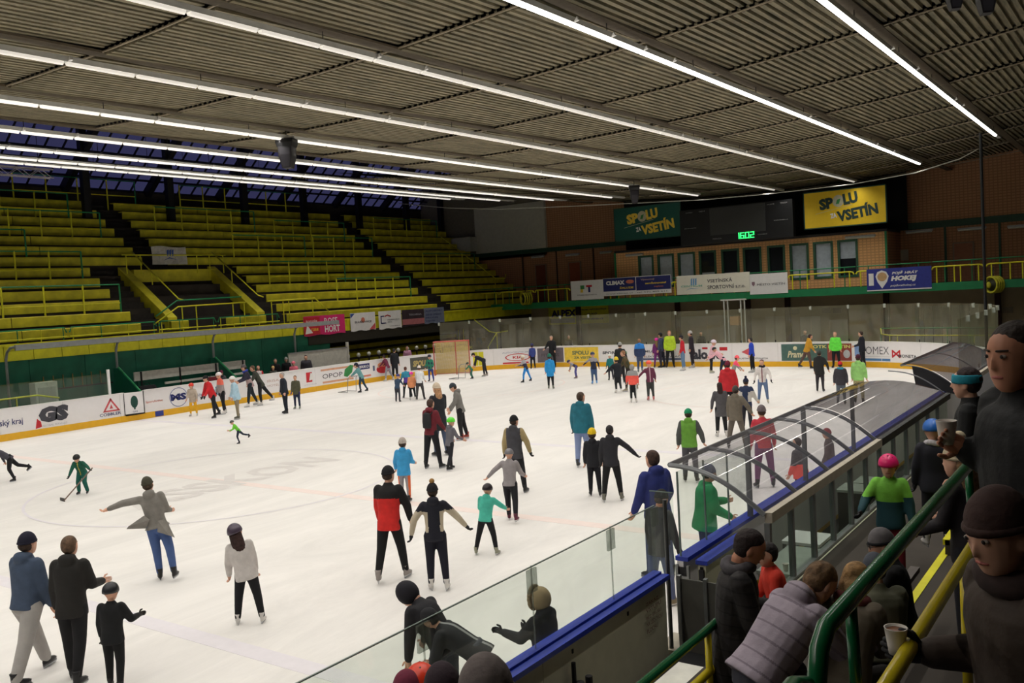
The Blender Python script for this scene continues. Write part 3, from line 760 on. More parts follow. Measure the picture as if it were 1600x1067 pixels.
# ------------------------------------------------------------------ left bench enclosure
t = thing('team_bench', 'white slatted bench against the dark green wall behind the left boards', 'bench', (-37.3, 22.9, 0))
MB().box(-.06, 0, .1, 6.2, 1.45, 1.85).build('backrest', M('bench white', (205, 202, 192), .5), t)
MB().box(-.02, .06, 1.6, 6.2, 1.15, 1.25).build('lower_slat', M('bench white', (205, 202, 192), .5), t)
MB().box(.05, .5, .6, 6.4, .78, .84).build('seat', M('bench white', (205, 202, 192), .5), t)
for y in (.4, 2.4, 4.4, 6.0): MB().box(0, .06, y, y+.06, 0, 1.85).build('post', DARK, t); MB().box(.06, .5, y, y+.06, 0, .78).build('leg', DARK, t)
MB().box(-38.0, XL-.2, 16, 34.3, 0, .3).build('floor', RUB, kind='structure')
for q, (lbl, y, col) in enumerate((('black sports bag lying on the left team bench', 23.4, (16, 16, 18)), ('dark red bag on the left team bench', 26.9, (110, 24, 34)))):
    bg = thing('sports_bag', lbl, 'bag', (-37.0, y, .84))
    MB().loft([[(x*.26, yy*.45, 0) for x, yy in disc(0, 0, 1, 1, 10)], [(x*.28, yy*.5, .18) for x, yy in disc(0, 0, 1, 1, 10)], [(x*.16, yy*.4, .38) for x, yy in disc(0, 0, 1, 1, 10)]]).build('body', M('bag cloth %d' % q, col, .8), bg)
    MB().tube([(0, -.2, .34), (0, -.1, .5), (0, .1, .5), (0, .2, .34)], .015, 5).build('handle', BLACK, bg)
cn = thing('bench_canopy', 'grey framed curved canopy over the left team bench', 'canopy')
for y in (17.75, 22.5, 27.6, 32.8):
    MB().tube([(-37.75, y, .3), (-37.75, y, 2.9), (-37.62, y, 3.2), (-37.3, y, 3.38), (-36.6, y, 3.45)], .055, 8).build('post_arch', M('post grey', (140, 142, 142), .5), cn, smooth=True)
MB().box(-36.66, -36.56, 17.6, 35.0, 3.28, 3.5).build('front_beam', M('post grey', (140, 142, 142), .5), cn)
for y0, y1 in ((17.8, 22.45), (22.55, 27.55), (27.65, 32.75)):
    MB().add([(-36.66, y0, 3.47), (-37.3, y0, 3.40), (-37.62, y0, 3.22), (-36.66, y1, 3.47), (-37.3, y1, 3.40), (-37.62, y1, 3.22)], [(0,3,4,1), (1,4,5,2)]).build('roof_sheet', POLY, cn)
for k, y in enumerate((22.4, 27.5)):
    t = thing('divider_panel', ['dark green sloping divider beside the open rink door', 'dark green sloping divider right of the white bench'][k], 'panel', (-37.9, y, 0))
    MB().add([(0, 0, .3), (0, 0, 2.1), (.35, 0, 2.1), (2.9, 0, .4), (2.9, 0, .3), (0, .08, .3), (0, .08, 2.1), (.35, .08, 2.1), (2.9, .08, .4), (2.9, .08, .3)],
        [(0,1,2,3,4), (9,8,7,6,5), (0,5,6,1), (1,6,7,2), (2,7,8,3), (3,8,9,4)]).build('panel', GRND, t)
    MB().tube([(.35, .04, 2.12), (2.9, .04, .42)], .05, 6).build('edge_rail', GRN, t)
t = thing('pallet_screen', 'plain white board leaning behind the rink boards below the pink banner', 'board', (-37.0, 31.6, 0))
MB().box(0, .08, 0, 4.2, .3, 1.95).build('face', M('bench white', (205, 202, 192), .5), t); MB().box(.08, .12, 0, 4.2, 1.9, 1.97).build('top_edge', GREY, t)
t = thing('white_box_post', 'white cabinet behind the low glass at the far left', 'cabinet', (-37.2, 18.3, 0)); MB().box(0, .5, 0, .9, .3, 1.9).build('body', M('bench white', (205, 202, 192), .5), t); MB().box(.5, .52, .1, .8, .5, 1.7).build('front', M('cab front', (180, 178, 170), .5), t)
handrail([(-35.6, 12.0, 1.5), (-35.6, 17.8, 1.5), (-35.5, 18.6, 1.3)], 'yellow handrail behind the low glass at the far left', YEL, [((-35.6, y, .3), (-35.6, y, 1.5)) for y in (13, 15, 17)])
t = thing('stick_rack', 'row of thin yellowish upright bars on the left green wall', 'rack', (-38.03, 19.3, 0))
MB().box(-.02, .02, -.1, 3.1, 1.44, 1.5).build('rack_bar', DARK, t)
for k in range(8): MB().box(0, .04, k*.42, k*.42+.03, 1.5, 2.05).build('bar', M('bar brass', (130, 110, 60), .5), t)
# seat knobs row under the corner
for k in range(14):
    o = thing('folding_seat', 'small pale round folded seat behind the left corner boards, %s from the left' % (['first'] + ORD[1:12] + ['thirteenth', 'fourteenth'])[k], 'seat', (-37.8, 35.0 + k*.85, 1.35), 0, 'folded seats behind the left corner boards')
    MB().ball((0, 0, 0), .12, .12, .14, 10, 6).build('knob', M('seat white', (200, 200, 190), .4), o, smooth=True)
    MB().box(-.03, .03, -.03, .03, -1.4, -.1).build('post', DARK, o)
t = thing('white_pole', 'white painted pole behind the boards below the round-logo banner', 'pole', (-37.3, 36.2, 0)); MB().tube([(0, 0, 0), (0, 0, 2.2)], .09, 8).build('shaft', M('bench white', (205, 202, 192), .5), t)

# banners of the left stand
def banner(name_label, y0, y1, z0, z1, mat, x=-37.93, th=.03):
    t = thing('banner', name_label, 'banner', (x, y0, z0))
    W, Hh = y1-y0, z1-z0; k = 10
    vs = [(.02*math.sin(i*2.1)*0.5+.0, W*i/k, (Hh)*j - .03*math.sin(i*1.3)*(j == 0)) for j in (0, 1) for i in range(k+1)]
    MB().add(vs, [(i, i+1, k+2+i, k+1+i) for i in range(k)]).build('cloth', mat, t)
    return t, W, Hh
PK = M('hot pink', (214, 40, 110), .6); 
b, W, Hh = banner('pink and red banner reading ROSE HORT on the left stand front', 33.65, 36.75, 2.72, 3.80, PK)
shape_on(rect(0, .05, 1.15, 1.02), (.03, 0, 0), Yp, Zp, RED, b, 'red_field'); text_on('ROSE', (.03, 1.5, .55), Yp, Zp, 1.0, .38, WHITE, b, bold=.01); text_on('HORT', (.03, 1.5, .12), Yp, Zp, 1.15, .38, WHITE, b, bold=.03)
text_on('kosmetika', (.04, .15, .75), Yp, Zp, .8, .14, WHITE, b); shape_on([(.05, .1), (.6, .15), (.3, .5), (.2, .55)], (.04, 0, 0), Yp, Zp, WHITE, b); text_on('rose', (.045, .5, .25), Yp, Zp, .5, .15, GOLD, b)
b, W, Hh = banner('white banner with a round red emblem, next to the pink banner', 37.2, 39.25, 2.75, 3.80, WHITE)
text_on('SLUŠOVICE', (.03, .3, .45), Yp, Zp, 1.4, .14, DKG, b, bold=.02); shape_on(disc(1.0, .62, .15), (.02, 0, 0), Yp, Zp, ORG, b); shape_on([(1.5, .03), (2.0, .03), (2.0, .4)], (.02, 0, 0), Yp, Zp, PINK, b); shape_on([(0, .75), (0, 1.02), (.35, 1.02)], (.02, 0, 0), Yp, Zp, BLU, b)
b, W, Hh = banner('white banner with a navy bracket and red arc, third from the left', 39.55, 41.55, 2.72, 3.80, WHITE)
for r_ in (rect(.15, .32, .22, .8), rect(.15, .32, .6, .38), rect(.15, .74, .45, .8)): shape_on(r_, (.02, 0, 0), Yp, Zp, NAV, b)
shape_on([(.5, .78), (.75, .86), (1.05, .76), (1.05, .7), (.75, .79), (.5, .72)], (.02, 0, 0), Yp, Zp, RED, b); text_on('STAVEBNÍ FIRMA', (.03, .7, .5), Yp, Zp, 1.1, .09, DKG, b); text_on('VSETÍN', (.03, .7, .36), Yp, Zp, .4, .09, DKG, b)
text_on('www.stavby.cz', (.03, .9, .1), Yp, Zp, .9, .09, DKG, b)
b, W, Hh = banner('dark brown and dusty pink banner, fourth from the left', 41.62, 43.7, 2.75, 3.78, M('dark brown cloth', (58, 44, 50), .7))
shape_on(rect(0, .1, 2.05, .45), (.02, 0, 0), Yp, Zp, M('dusty pink', (180, 110, 112), .6), b); text_on('TISKÁRNA', (.03, .6, .65), Yp, Zp, 1.2, .14, M('faint grey', (180, 178, 186), .5), b)
b, W, Hh = banner('grey blue striped banner at the right end of the left stand banners', 43.72, 45.7, 2.80, 3.80, M('blue grey cloth', (120, 128, 150), .7))
for k, z in enumerate((.75, .5, .3, .12)): text_on(['AUTOSPORT', 'SERVIS OPRAVY', 'PRODEJ', 'VSETÍN'][k], (.02, .1, z), Yp, Zp, [1.7, 1.6, 1.2, .9][k], .12, NAV, b, bold=.02)

# ------------------------------------------------------------------ far gallery
GY = 52.4
gal = struct('trim_1')
GZ0, GZ1 = 3.28, 3.70
MB().box(-44.5, 15, GY, WY, GZ0+.05, GZ1-.05).build('gallery_floor', CONCD, gal)
MB().box(-44.5, 15, GY-.1, GY, GZ0, GZ1).build('green_fascia', GRN, gal)
for u in (1170, 1232, 1386, 1560, 905, 1060):
    x = onY(u, 500, WY-2.2).x
    MB().box(x-.14, x+.14, WY-2.4, WY-2.1, 0, GZ0).build('gallery_post', M('red brown post', (70, 40, 34), .7), gal)
def grail(x0, x1, label):
    t = thing('gallery_rail', label, 'railing', (x0, GY-.05, GZ1))
    L = x1-x0
    MB().tube([(0, 0, .7), (.08, 0, .82), (.2, 0, .85), (L-.2, 0, .85), (L-.08, 0, .82), (L, 0, .7)][0:6], .045, 6).build('yellow_rail', YEL, t)
    MB().tube([(0, .3, 1.12), (L, .3, 1.12)], .035, 6).build('green_rail', GRN, t)
    for q in (.25, 1.1, L-1.1, L-.25): MB().tube([(q, 0, 0), (q, 0, .85)], .035, 6).build('post', YEL, t); 
    for q in (.6, L-.6): MB().tube([(q, .3, 0), (q, .3, 1.12)], .03, 6).build('post', GRN, t)
gx = [onY(u, 445, GY).x for u in (712, 780, 835, 892, 960, 1048, 1140, 1231, 1337, 1455, 1540, 1640, 1760)]
gl_ = ['gallery rail section at the far left by the brown wall', 'gallery rail section left of the yellow drum', 'yellow gallery rail between the drum and the white banner', 'gallery rail behind the white FT banner', 'gallery rail behind the blue banner',
       'gallery rail behind the cream banner', 'gallery rail behind the white city banner', 'bare yellow gallery rail under the booth windows', 'gallery rail behind the blue hockey banner', 'gallery rail right of the blue hockey banner', 'gallery rail right of the second drum', 'gallery rail at the right end']
for q in range(12): grail(gx[q]+.05, gx[q+1]-.05, gl_[q])
def fbanner(u0, v0, u1, v1, label, mat, Y=GY-.135, cat='banner', name='banner'):
    a = onY(u0, v1, Y); c = onY(u1, v0, Y)
    zt = onY((u0+u1)/2, v0, Y).z; zb = onY((u0+u1)/2, v1, Y).z
    t = thing(name, label, cat, (a.x, Y, zb)); W = c.x - a.x; Hh = zt - zb
    MB().box(0, W, 0, .03, 0, Hh).build('cloth', mat, t); return t, W, Hh
def ft(b, txt, x, z, W, Hh, mat, bold=.02, shear=0, yo=0): return text_on(txt, (x, -.004-yo, z), Xp, Zp, W, Hh, mat, b, bold=bold, shear=shear, off=.01)
def fs(b, poly, mat, yo=0, name='emblem'): return shape_on(poly, (0, -yo, 0), Xp, Zp, mat, b, name)
CRE = M('cream cloth', (230, 226, 210), .6, var=.03)
b, W, Hh = fbanner(893, 438, 942, 468, 'white banner with small green and red letters F and T on the gallery', WHITE)
fs(b, rect(W*.3, Hh*.55, W*.42, Hh*.75), M('leaf green', (58, 140, 76), .5)); fs(b, rect(W*.3, Hh*.38, W*.38, Hh*.55), GOLD); fs(b, rect(W*.48, Hh*.65, W*.66, Hh*.75), RED); fs(b, rect(W*.54, Hh*.38, W*.60, Hh*.65), NAV)
ft(b, 'FITNESS TEAM VSETÍN', W*.2, Hh*.22, W*.6, Hh*.07, DKG, 0)
b, W, Hh = fbanner(943, 432, 1048, 460, 'blue and white banner reading CLIMAX on the gallery', WHITE)
fs(b, rect(.02, Hh*.25, W*.49, Hh*.98), NAV); fs(b, rect(W*.5, Hh*.22, W-.02, Hh*.97), NAV)
ft(b, 'CLIMAX', W*.05, Hh*.6, W*.28, Hh*.24, WHITE, .06, yo=.008); fs(b, disc(W*.41, Hh*.74, W*.06, Hh*.11), ORG, .008); ft(b, 'ŽALUZIE', W*.25, Hh*.36, W*.21, Hh*.13, GOLD, .03, yo=.008)
ft(b, 'Významný', W*.57, Hh*.74, W*.2, Hh*.12, M('faint brown', (190, 160, 150), .5), .02, yo=.008); ft(b, 'zaměstnavatel', W*.63, Hh*.54, W*.3, Hh*.12, GOLD, .02, yo=.008); ft(b, 'regionu', W*.76, Hh*.34, W*.13, Hh*.1, ORG, .02, yo=.008); ft(b, 'www.climax.cz   tel. 571 405 611', W*.04, Hh*.08, W*.9, Hh*.07, DKG, 0)
b, W, Hh = fbanner(1058, 428, 1171, 458, 'long cream banner reading VSETÍNSKÁ SPORTOVNÍ s.r.o.', CRE)
ft(b, 'VSETÍNSKÁ', W*.43, Hh*.56, W*.34, Hh*.22, DKG, .01); ft(b, 'SPORTOVNÍ s.r.o.', W*.43, Hh*.22, W*.51, Hh*.24, DKG, .01)
for a in range(3): fs(b, [(W*(.2+.03*a), Hh*.48), (W*(.22+.03*a), Hh*.48), (W*(.225+.03*a), Hh*.85), (W*(.205+.03*a), Hh*.8)], M('runner blue', (90, 150, 200), .5))
ft(b, 'CENTRUM', W*.06, Hh*.38, W*.3, Hh*.1, M('faint green', (130, 190, 170), .5)); fs(b, [(W*.12, Hh*.2), (W*.2, Hh*.3), (W*.32, Hh*.28), (W*.2, Hh*.33)], M('runner blue', (90, 150, 200), .5))
b, W, Hh = fbanner(1172, 427, 1230, 459, 'white banner reading MĚSTO VSETÍN with a small crest', WHITE)
ft(b, 'MĚSTO VSETÍN', W*.2, Hh*.42, W*.73, Hh*.14, DKG, 0); fs(b, [(W*.06, Hh*.5), (W*.1, Hh*.4), (W*.14, Hh*.5), (W*.14, Hh*.62), (W*.06, Hh*.62)], M('crest', (140, 110, 120), .5))
b, W, Hh = fbanner(1355, 418, 1455, 453, 'blue banner reading POJĎ HRÁT HOKEJ on the gallery', M('hockey blue', (44, 54, 140), .5))
fs(b, rect(0, 0, W, Hh*.05), WHITE); fs(b, rect(W*.03, Hh*.25, W*.11, Hh*.8), WHITE)
ft(b, 'POJĎ HRÁT', W*.4, Hh*.68, W*.4, Hh*.18, WHITE, .04, .2); ft(b, 'HOKEJ', W*.38, Hh*.36, W*.4, Hh*.28, WHITE, .07, .2); ft(b, 'pojdhrathokej.cz', W*.37, Hh*.14, W*.39, Hh*.12, WHITE, .01, .2)
TAN = M('pin tan', (196, 158, 112), .5)
fs(b, [(W*.24, Hh*.1), (W*.32, Hh*.4), (W*.35, Hh*.65), (W*.31, Hh*.85), (W*.24, Hh*.92), (W*.17, Hh*.85), (W*.14, Hh*.65), (W*.17, Hh*.4)], WHITE); fs(b, disc(W*.245, Hh*.63, W*.075, Hh*.2), TAN, .006)
def spolu(u0, v0, u1, v1, label, mat, ink, ink2):
    b, W, Hh = fbanner(u0, v0, u1, v1, label, mat, Y=53.4)
    fr = MB().box(-.06, 0, -.02, .08, -.06, Hh+.06).box(W, W+.06, -.02, .08, -.06, Hh+.06).box(-.06, W+.06, -.02, .08, Hh, Hh+.06).box(-.06, W+.06, -.02, .08, -.06, 0); fr.build('frame', M('banner frame green', (30, 70, 60), .6), b)
    for x in (W*.2, W*.8): MB().tube([(x, .08, Hh*.5), (x, 3.7, Hh*.5)], .04, 6).build('bracket', DARK, b)
    ca, sa = math.cos(.13), math.sin(.13); r_ = Vector((ca, 0, sa)); u_ = Vector((-sa, 0, ca))
    def tt(txt, x, z, w_, h_, m, bd): text_on(txt, (x, -.004, z), r_, u_, w_, h_, m, b, bold=bd, off=.012)
    tt('SP', W*.20, Hh*.47, W*.18, Hh*.32, ink, .06); tt('LU', W*.50, Hh*.56, W*.18, Hh*.32, ink, .06)
    tt('VSETÍN', W*.42, Hh*.10, W*.50, Hh*.38, ink, .05); tt('ZA', W*.33, Hh*.22, W*.08, Hh*.14, WHITE, .05)
    shape_on(disc(W*.43, Hh*.70, W*.07, Hh*.17), (0, -.002, 0), Xp, Zp, M('puck grey', (190, 186, 160), .5), b)
    shape_on([(W*.14, Hh*.38), (W*.6, Hh*.56), (W*.6, Hh*.57), (W*.14, Hh*.39)], (0, -.002, 0), Xp, Zp, M('puck grey', (190, 186, 160), .5), b)
    shape_on([(W*.40, Hh*.62), (W*.44, Hh*.62), (W*.46, Hh*.76), (W*.42, Hh*.74)], (0, -.012, 0), Xp, Zp, M('leaf green', (58, 140, 76), .5), b)
spolu(962, 322, 1062, 372, 'dark green banner reading SPOLU ZA VSETÍN in yellow, left of the scoreboard', M('banner green', (24, 84, 74), .6, var=.05), GOLD, WHITE)
spolu(1258, 296, 1383, 352, 'yellow banner reading SPOLU ZA VSETÍN in dark letters, right of the scoreboard', M('banner yellow', (226, 190, 30), .6, var=.03), M('banner ink', (34, 58, 54), .6), WHITE)

# ------------------------------------------------------------------ commentary booth
BY = 54.6
bo = struct('trim_2')
def onb(u, v): return onY(u, v, BY)
xl, xr = onb(960, 400).x, onb(1387, 400).x
wins = [(997, 1021), (1027, 1053), (1059, 1086), (1092, 1119), (1127, 1155), (1161, 1190), (1199, 1227), (1234, 1264), (1271, 1302), (1309, 1341)]
ztop = 6.75
def wtop(u): return onb(u, 396 - (u-1000)*.052).z
wz1 = np.mean([wtop(a) for a, b_ in wins]); wz0 = GZ1 + .55
xs = [(onb(a, 400).x, onb(b_, 400).x) for a, b_ in wins]
cur = xl
wallb = MB()
segs = []
for a, b_ in xs: segs.append((cur, a)); cur = b_
segs.append((cur, xr))
for a, b_ in segs: MB().box(a, b_, BY, BY+.2, GZ1, ztop).build('cladding_panel', BRICK, bo)
for a, b_ in xs:
    MB().box(a, b_, BY, BY+.2, GZ1, wz0).build('cladding_panel', BRICK, bo); MB().box(a, b_, BY, BY+.2, wz1, ztop).build('cladding_panel', BRICK, bo)
MB().box(xl, xl+.2, BY+.2, WY, GZ1, ztop).build('booth_side', BRICK_SHADE, bo); MB().box(xr-.2, xr, BY+.2, WY, GZ1, ztop).build('booth_side', BRICK_SHADE, bo)  # booth sides take the darker tone with the shade painted in
MB().box(xl, xr, BY, WY, ztop, ztop+.15).build('booth_roof', DARK, bo)
MB().box(xl, xr, BY+2.2, BY+2.3, GZ1, ztop).build('booth_back', M('booth inside', (60, 58, 56), .9), bo)
MB().box(xl-.4, xr+.6, WY-.9, WY-.8, ztop+.1, 12.5).build('black_recess', M('black recess', (16, 15, 16), .9), bo)
for x in (xl, xr-.12): MB().box(x, x+.12, BY-.06, BY, GZ1, ztop).build('corner_trim', GRN, bo)
FRG = M('window frame green', (50, 92, 66), .5)
blind = M('pale blind', (226, 230, 228), .7); dkb = M('dark inside', (30, 32, 34), .6)
for k, (a, b_) in enumerate(xs):
    wd = struct('window_%d' % (20+k)); f = .13
    MB().box(a, b_, BY-.05, BY+.1, wz1-f, wz1).box(a, b_, BY-.05, BY+.1, wz0, wz0+f).box(a, a+f, BY-.05, BY+.1, wz0+f, wz1-f).box(b_-f, b_, BY-.05, BY+.1, wz0+f, wz1-f).build('frame', FRG, wd)
    MB().box(a+f, b_-f, BY+.02, BY+.04, wz0+f, wz1-f).build('pane', WINP, wd)
    h_ = wz1-wz0-2*f
    if k in (0, 1, 2, 7, 8): MB().box(a+f, b_-f, BY+.12, BY+.14, wz0+f, wz1-f).build('blind', blind, wd)
    elif k == 9: MB().box(a+f, b_-f, BY+.12, BY+.14, wz0+f+h_*.5, wz1-f).build('blind', blind, wd); MB().box(a+f, b_-f, BY+.15, BY+.17, wz0+f, wz1-f).build('dark_inside_sheet', dkb, wd)  # dark sheet behind the pane paints in the dim booth interior
    else:
        MB().box(a+f, b_-f, BY+.12, BY+.14, wz0+f, wz0+f+h_*[0, 0, 0, .35, .3, .1, .2][k]).build('blind', blind, wd); MB().box(a+f, b_-f, BY+.16, BY+.18, wz0+f, wz1-f).build('dark_inside_sheet', dkb, wd)  # dark sheet again stands for the unlit room behind
for k, (u, v, wd_) in enumerate(((991, 379, 1.3), (1344, 358, 1.7))):
    p = onb(u, v); t = thing('strip_light', ['pale strip light just below the dark green banner', 'pale strip light just below the yellow banner'][k], 'light', (p.x, BY-.02, min(p.z, ztop-.2)))
    MB().box(-wd_/2, wd_/2, -.1, 0, -.04, .08).build('body', GREY, t); MB().tube([(-wd_/2+.04, -.12, -.05), (wd_/2-.04, -.12, -.05)], .045, 8).build('tube', M('unlit tube', (205, 205, 190), .4), t)
# scoreboard
SY = 52.9
a = onY(1064, 380, SY); c = onY(1238, 318, SY); zt = onY(1150, 320, SY).z; zb = onY(1150, 377, SY).z
sb = thing('scoreboard', 'black electronic scoreboard with a grey screen and green digits 16:02', 'scoreboard', (a.x, SY, zb)); W, Hh = c.x-a.x, zt-zb
for x in (W*.2, W*.8): MB().tube([(x, .4, Hh*.8), (x, 4.3, Hh*.8)], .05, 6).build('bracket', DARK, sb)
SBK = M('scoreboard black', (16, 17, 19), .4)
MB().box(0, W, 0, .4, 0, Hh).build('cabinet', SBK, sb)
MB().box(W*.28, W*.77, -.03, 0, Hh*.22, Hh*.97).build('screen', M('screen grey', (52, 53, 52), .35, var=.03), sb)
GD = M('green digits', (60, 255, 130), .5, emit=1.6, var=0)
SEG = {'1': 'bc', '6': 'acdefg', '0': 'abcdef', '2': 'abdeg'}
def seg7(ch, x, z, w_, h_):
    m = MB(); t_ = w_*.2
    R_ = {'a': (0, h_-t_, w_, h_), 'd': (0, 0, w_, t_), 'g': (0, h_/2-t_/2, w_, h_/2+t_/2), 'f': (0, h_/2, t_, h_), 'e': (0, 0, t_, h_/2), 'b': (w_-t_, h_/2, w_, h_), 'c': (w_-t_, 0, w_, h_/2)}
    for k in SEG[ch]: x0, z0, x1, z1 = R_[k]; m.box(x+x0, x+x1, -.05, -.02, z+z0, z+z1)
    m.build('digit', GD, sb)
dz_ = Hh*.06; dh = Hh*.17; dw = W*.035
for k, ch in enumerate('1602'): seg7(ch, W*(.505 + .043*k), dz_, dw, dh)
TW = M('small white print', (150, 150, 150), .5)
for txt, x, z, w_ in (('DOMÁCÍ', .06, .9, .06), ('TREST', .18, .9, .06), ('HOSTÉ', .79, .9, .06), ('TREST', .9, .9, .06), ('electroservis', .04, .46, .11), ('www.bodet.cz', .84, .46, .12), ('PERIODA', .3, .1, .08), ('OSOBNÍ', .7, .12, .08)): ft(sb, txt, W*x, Hh*z, W*w_, Hh*.035, TW, 0)
# yellow ribbed drums on the gallery
for k, (u, v, lab) in enumerate(((817, 467, 'yellow ribbed round drum on the gallery edge at left, beside the white banner'), (1548, 445, 'yellow ribbed round drum on the gallery edge at right'))):
    p = onY(u, v, GY-.5); t = thing('ribbed_drum', lab, 'drum', p, 0); s_ = .40
    MB().tube([(.02, .03, 0), (.3, .5, 0)], .30, 20).build('core', M('drum inside', (40, 42, 20), .7), t, smooth=True)
    for q in range(4):
        cx_, cy_ = .085*q, .15*q; m_ = MB(); pts = [(cx_+s_*.92*math.cos(a)*.85, cy_-s_*.92*math.cos(a)*.4, s_*math.sin(a)) for a in np.linspace(0, 2*PI, 21)[:-1]]; m_.tube(pts, .055, 8, closed=True).build('rib_ring', M('drum yellow', (190, 184, 40), .5), t, smooth=True)
    MB().ball((-.08, -.12, 0), .12, .06, .17, 10, 6).build('hub', M('drum yellow', (190, 184, 40), .5), t, smooth=True)
    MB().tube([(.1, .15, s_), (.1, .3, .9)], .03, 6).build('bracket', DARK, t)
# things on the low wall under the gallery
t, W, Hh = fbanner(858, 479, 950, 506, 'yellow banner reading ALPEX hung low behind the glass', M('dull lime', (240, 236, 60), .6), Y=WY-2.1)
ft(t, 'ALPEX', W*.05, Hh*.45, W*.42, Hh*.4, NAV, .05); fs(t, rect(W*.03, Hh*.08, W*.45, Hh*.35), M('faint grey', (180, 178, 186), .5)); ft(t, 'VÝROBA NÁPOJOVÝCH', W*.52, Hh*.75, W*.45, Hh*.12, DKG, .03); ft(t, 'PUKŮ', W*.66, Hh*.52, W*.16, Hh*.12, DKG, .03); ft(t, 'www.alpex.cz', W*.56, Hh*.2, W*.36, Hh*.14, DKG, .02)
t, W, Hh = fbanner(1432, 477, 1529, 560, 'large pale segmented locker panel on the low wall at right', M('locker pale', (205, 206, 190), .6), Y=WY-2.1, cat='panel', name='locker_panel')
for q in range(1, 7): MB().box(W*q/7-.012, W*q/7+.012, -.012, 0, 0, Hh).build('joint', DARK, t)
for k, (u, v) in enumerate(((974, 493), (988, 493), (1291, 485), (1308, 485), (1575, 484), (1243, 487))):
    p = onY(u, v, WY-2.1); tag(MB().box(-.25, .25, -.02, .0, -.16, .16).build('notice', M('paper', (170, 160, 138), .8), loc=p), ['small white notice behind the far glass, left one of two beside the yellow banner', 'small white notice behind the far glass, right one of two beside the yellow banner',
        'small notice on the low wall above the green jacket man, left', 'small notice on the low wall above the green jacket man, right', 'white notice on the low wall near the right edge', 'small notice on the low wall above the mustard jacket skater'][k], 'notice')
handrail([onY(1376, 513, 50), onY(1377, 522, 50), onY(1390, 524, 50), onY(1560, 524, 50)], 'yellow rail behind the far right boards', YEL, [(onY(u, 523, 50), (onY(u, 523, 50).x, 50, 0)) for u in (1390, 1402, 1522)])
handrail([onY(1376, 513, 50.3), onY(1560, 512, 50.3)], 'green rail above the yellow one behind the far right boards', GRN, [(onY(u, 513, 50.3), (onY(u, 513, 50.3).x, 50.3, 0)) for u in (1376, 1480)])
handrail([onY(690, 486, 49), onY(722, 485, 49), onY(765, 518, 49), onY(775, 520, 49), onY(793, 517, 49)], 'yellow stair rail behind the corner glass left of the grey door', YEL, [(onY(u, v, 49), (onY(u, v, 49).x, 49, 0)) for u, v in ((714, 485), (722, 485), (776, 520))])
handrail([onY(776, 520, 48.6), onY(762, 543, 48.6)], 'short yellow rail sloping down to the boards near the corner', YEL, [(onY(763, 541, 48.6), (onY(763, 541, 48.6).x, 48.6, 0))])
t = thing('ladder_frame', 'pale metal frame standing behind the far glass above the AUSTIN sign', 'frame'); q0 = onY(1131, 470, 49); q1 = onY(1163, 470, 49)
for x in (q0.x, q0.x+.22, q1.x-.22, q1.x): MB().box(x-.03, x+.03, 48.97, 49.03, 0, q0.z).build('upright', M('frame pale', (190, 190, 182), .4), t)
MB().box(q0.x-.2, q1.x+.1, 48.95, 49.05, q0.z, q0.z+.08).build('top_bar', M('frame pale', (190, 190, 182), .4), t)
MB().box(q0.x+.35, q1.x-.35, 48.9, 49.2, 1.9, 2.4).build('box', M('box tan', (176, 140, 100), .7), t)
a_ = onY(710, 395, WY-.9); c_ = onY(738, 370, WY-.9); tag(MB().box(a_.x, c_.x, WY-1.2, WY-.3, a_.z, c_.z).build('vent_box', M('vent grey', (170, 170, 160), .6)), 'pale grey ventilation box beside the pale wall panel at far left', 'box')
# goal frame in the left corner
gp = onZ(680, 587); gq = onZ(735, 584)
t = thing('goal_cage', 'hockey goal with red posts and pale net against the corner boards', 'goal', (gp.x, gp.y, 0)); dv = Vector(gq) - Vector(gp); dv.z = 0; Lg = dv.length; e = dv.normalized(); bk = Vector((-e.y, e.x, 0))
GR = M('goal red', (190, 90, 78), .5); hz = 1.9
MB().tube([(0, 0, 0), (0, 0, hz), tuple(e*Lg + Vector((0, 0, hz))), tuple(e*Lg)], .04, 8).build('front_frame', GR, t)
MB().tube([(0, 0, 0), tuple(bk*.9), tuple(bk*.9 + e*Lg), tuple(e*Lg)], .035, 8).build('base_frame', GR, t)
MB().tube([(0, 0, hz), tuple(bk*.5 + Vector((0, 0, hz))), tuple(bk*.5 + e*Lg + Vector((0, 0, hz))), tuple(e*Lg + Vector((0, 0, hz)))], .03, 8).build('top_frame', GR, t)
MB().tube([tuple(e*Lg*.62), tuple(e*Lg*.62+Vector((0, 0, hz)))], .03, 6).build('centre_post', GR, t)
NETM = M('goal net cream', (216, 196, 140), .8, var=.06)
nb = MB()
for q in range(1, 26): z = hz*q/26; nb.tube([tuple(bk*(.9-.4*z/hz)+Vector((0, 0, z))), tuple(bk*(.9-.4*z/hz)+e*Lg+Vector((0, 0, z)))], .018, 4)
for q in range(1, 34): x = e*Lg*q/34; nb.tube([tuple(x+bk*.9), tuple(x+bk*.5+Vector((0, 0, hz)))], .016, 4)
nb.build('net', NETM, t, kind='stuff')

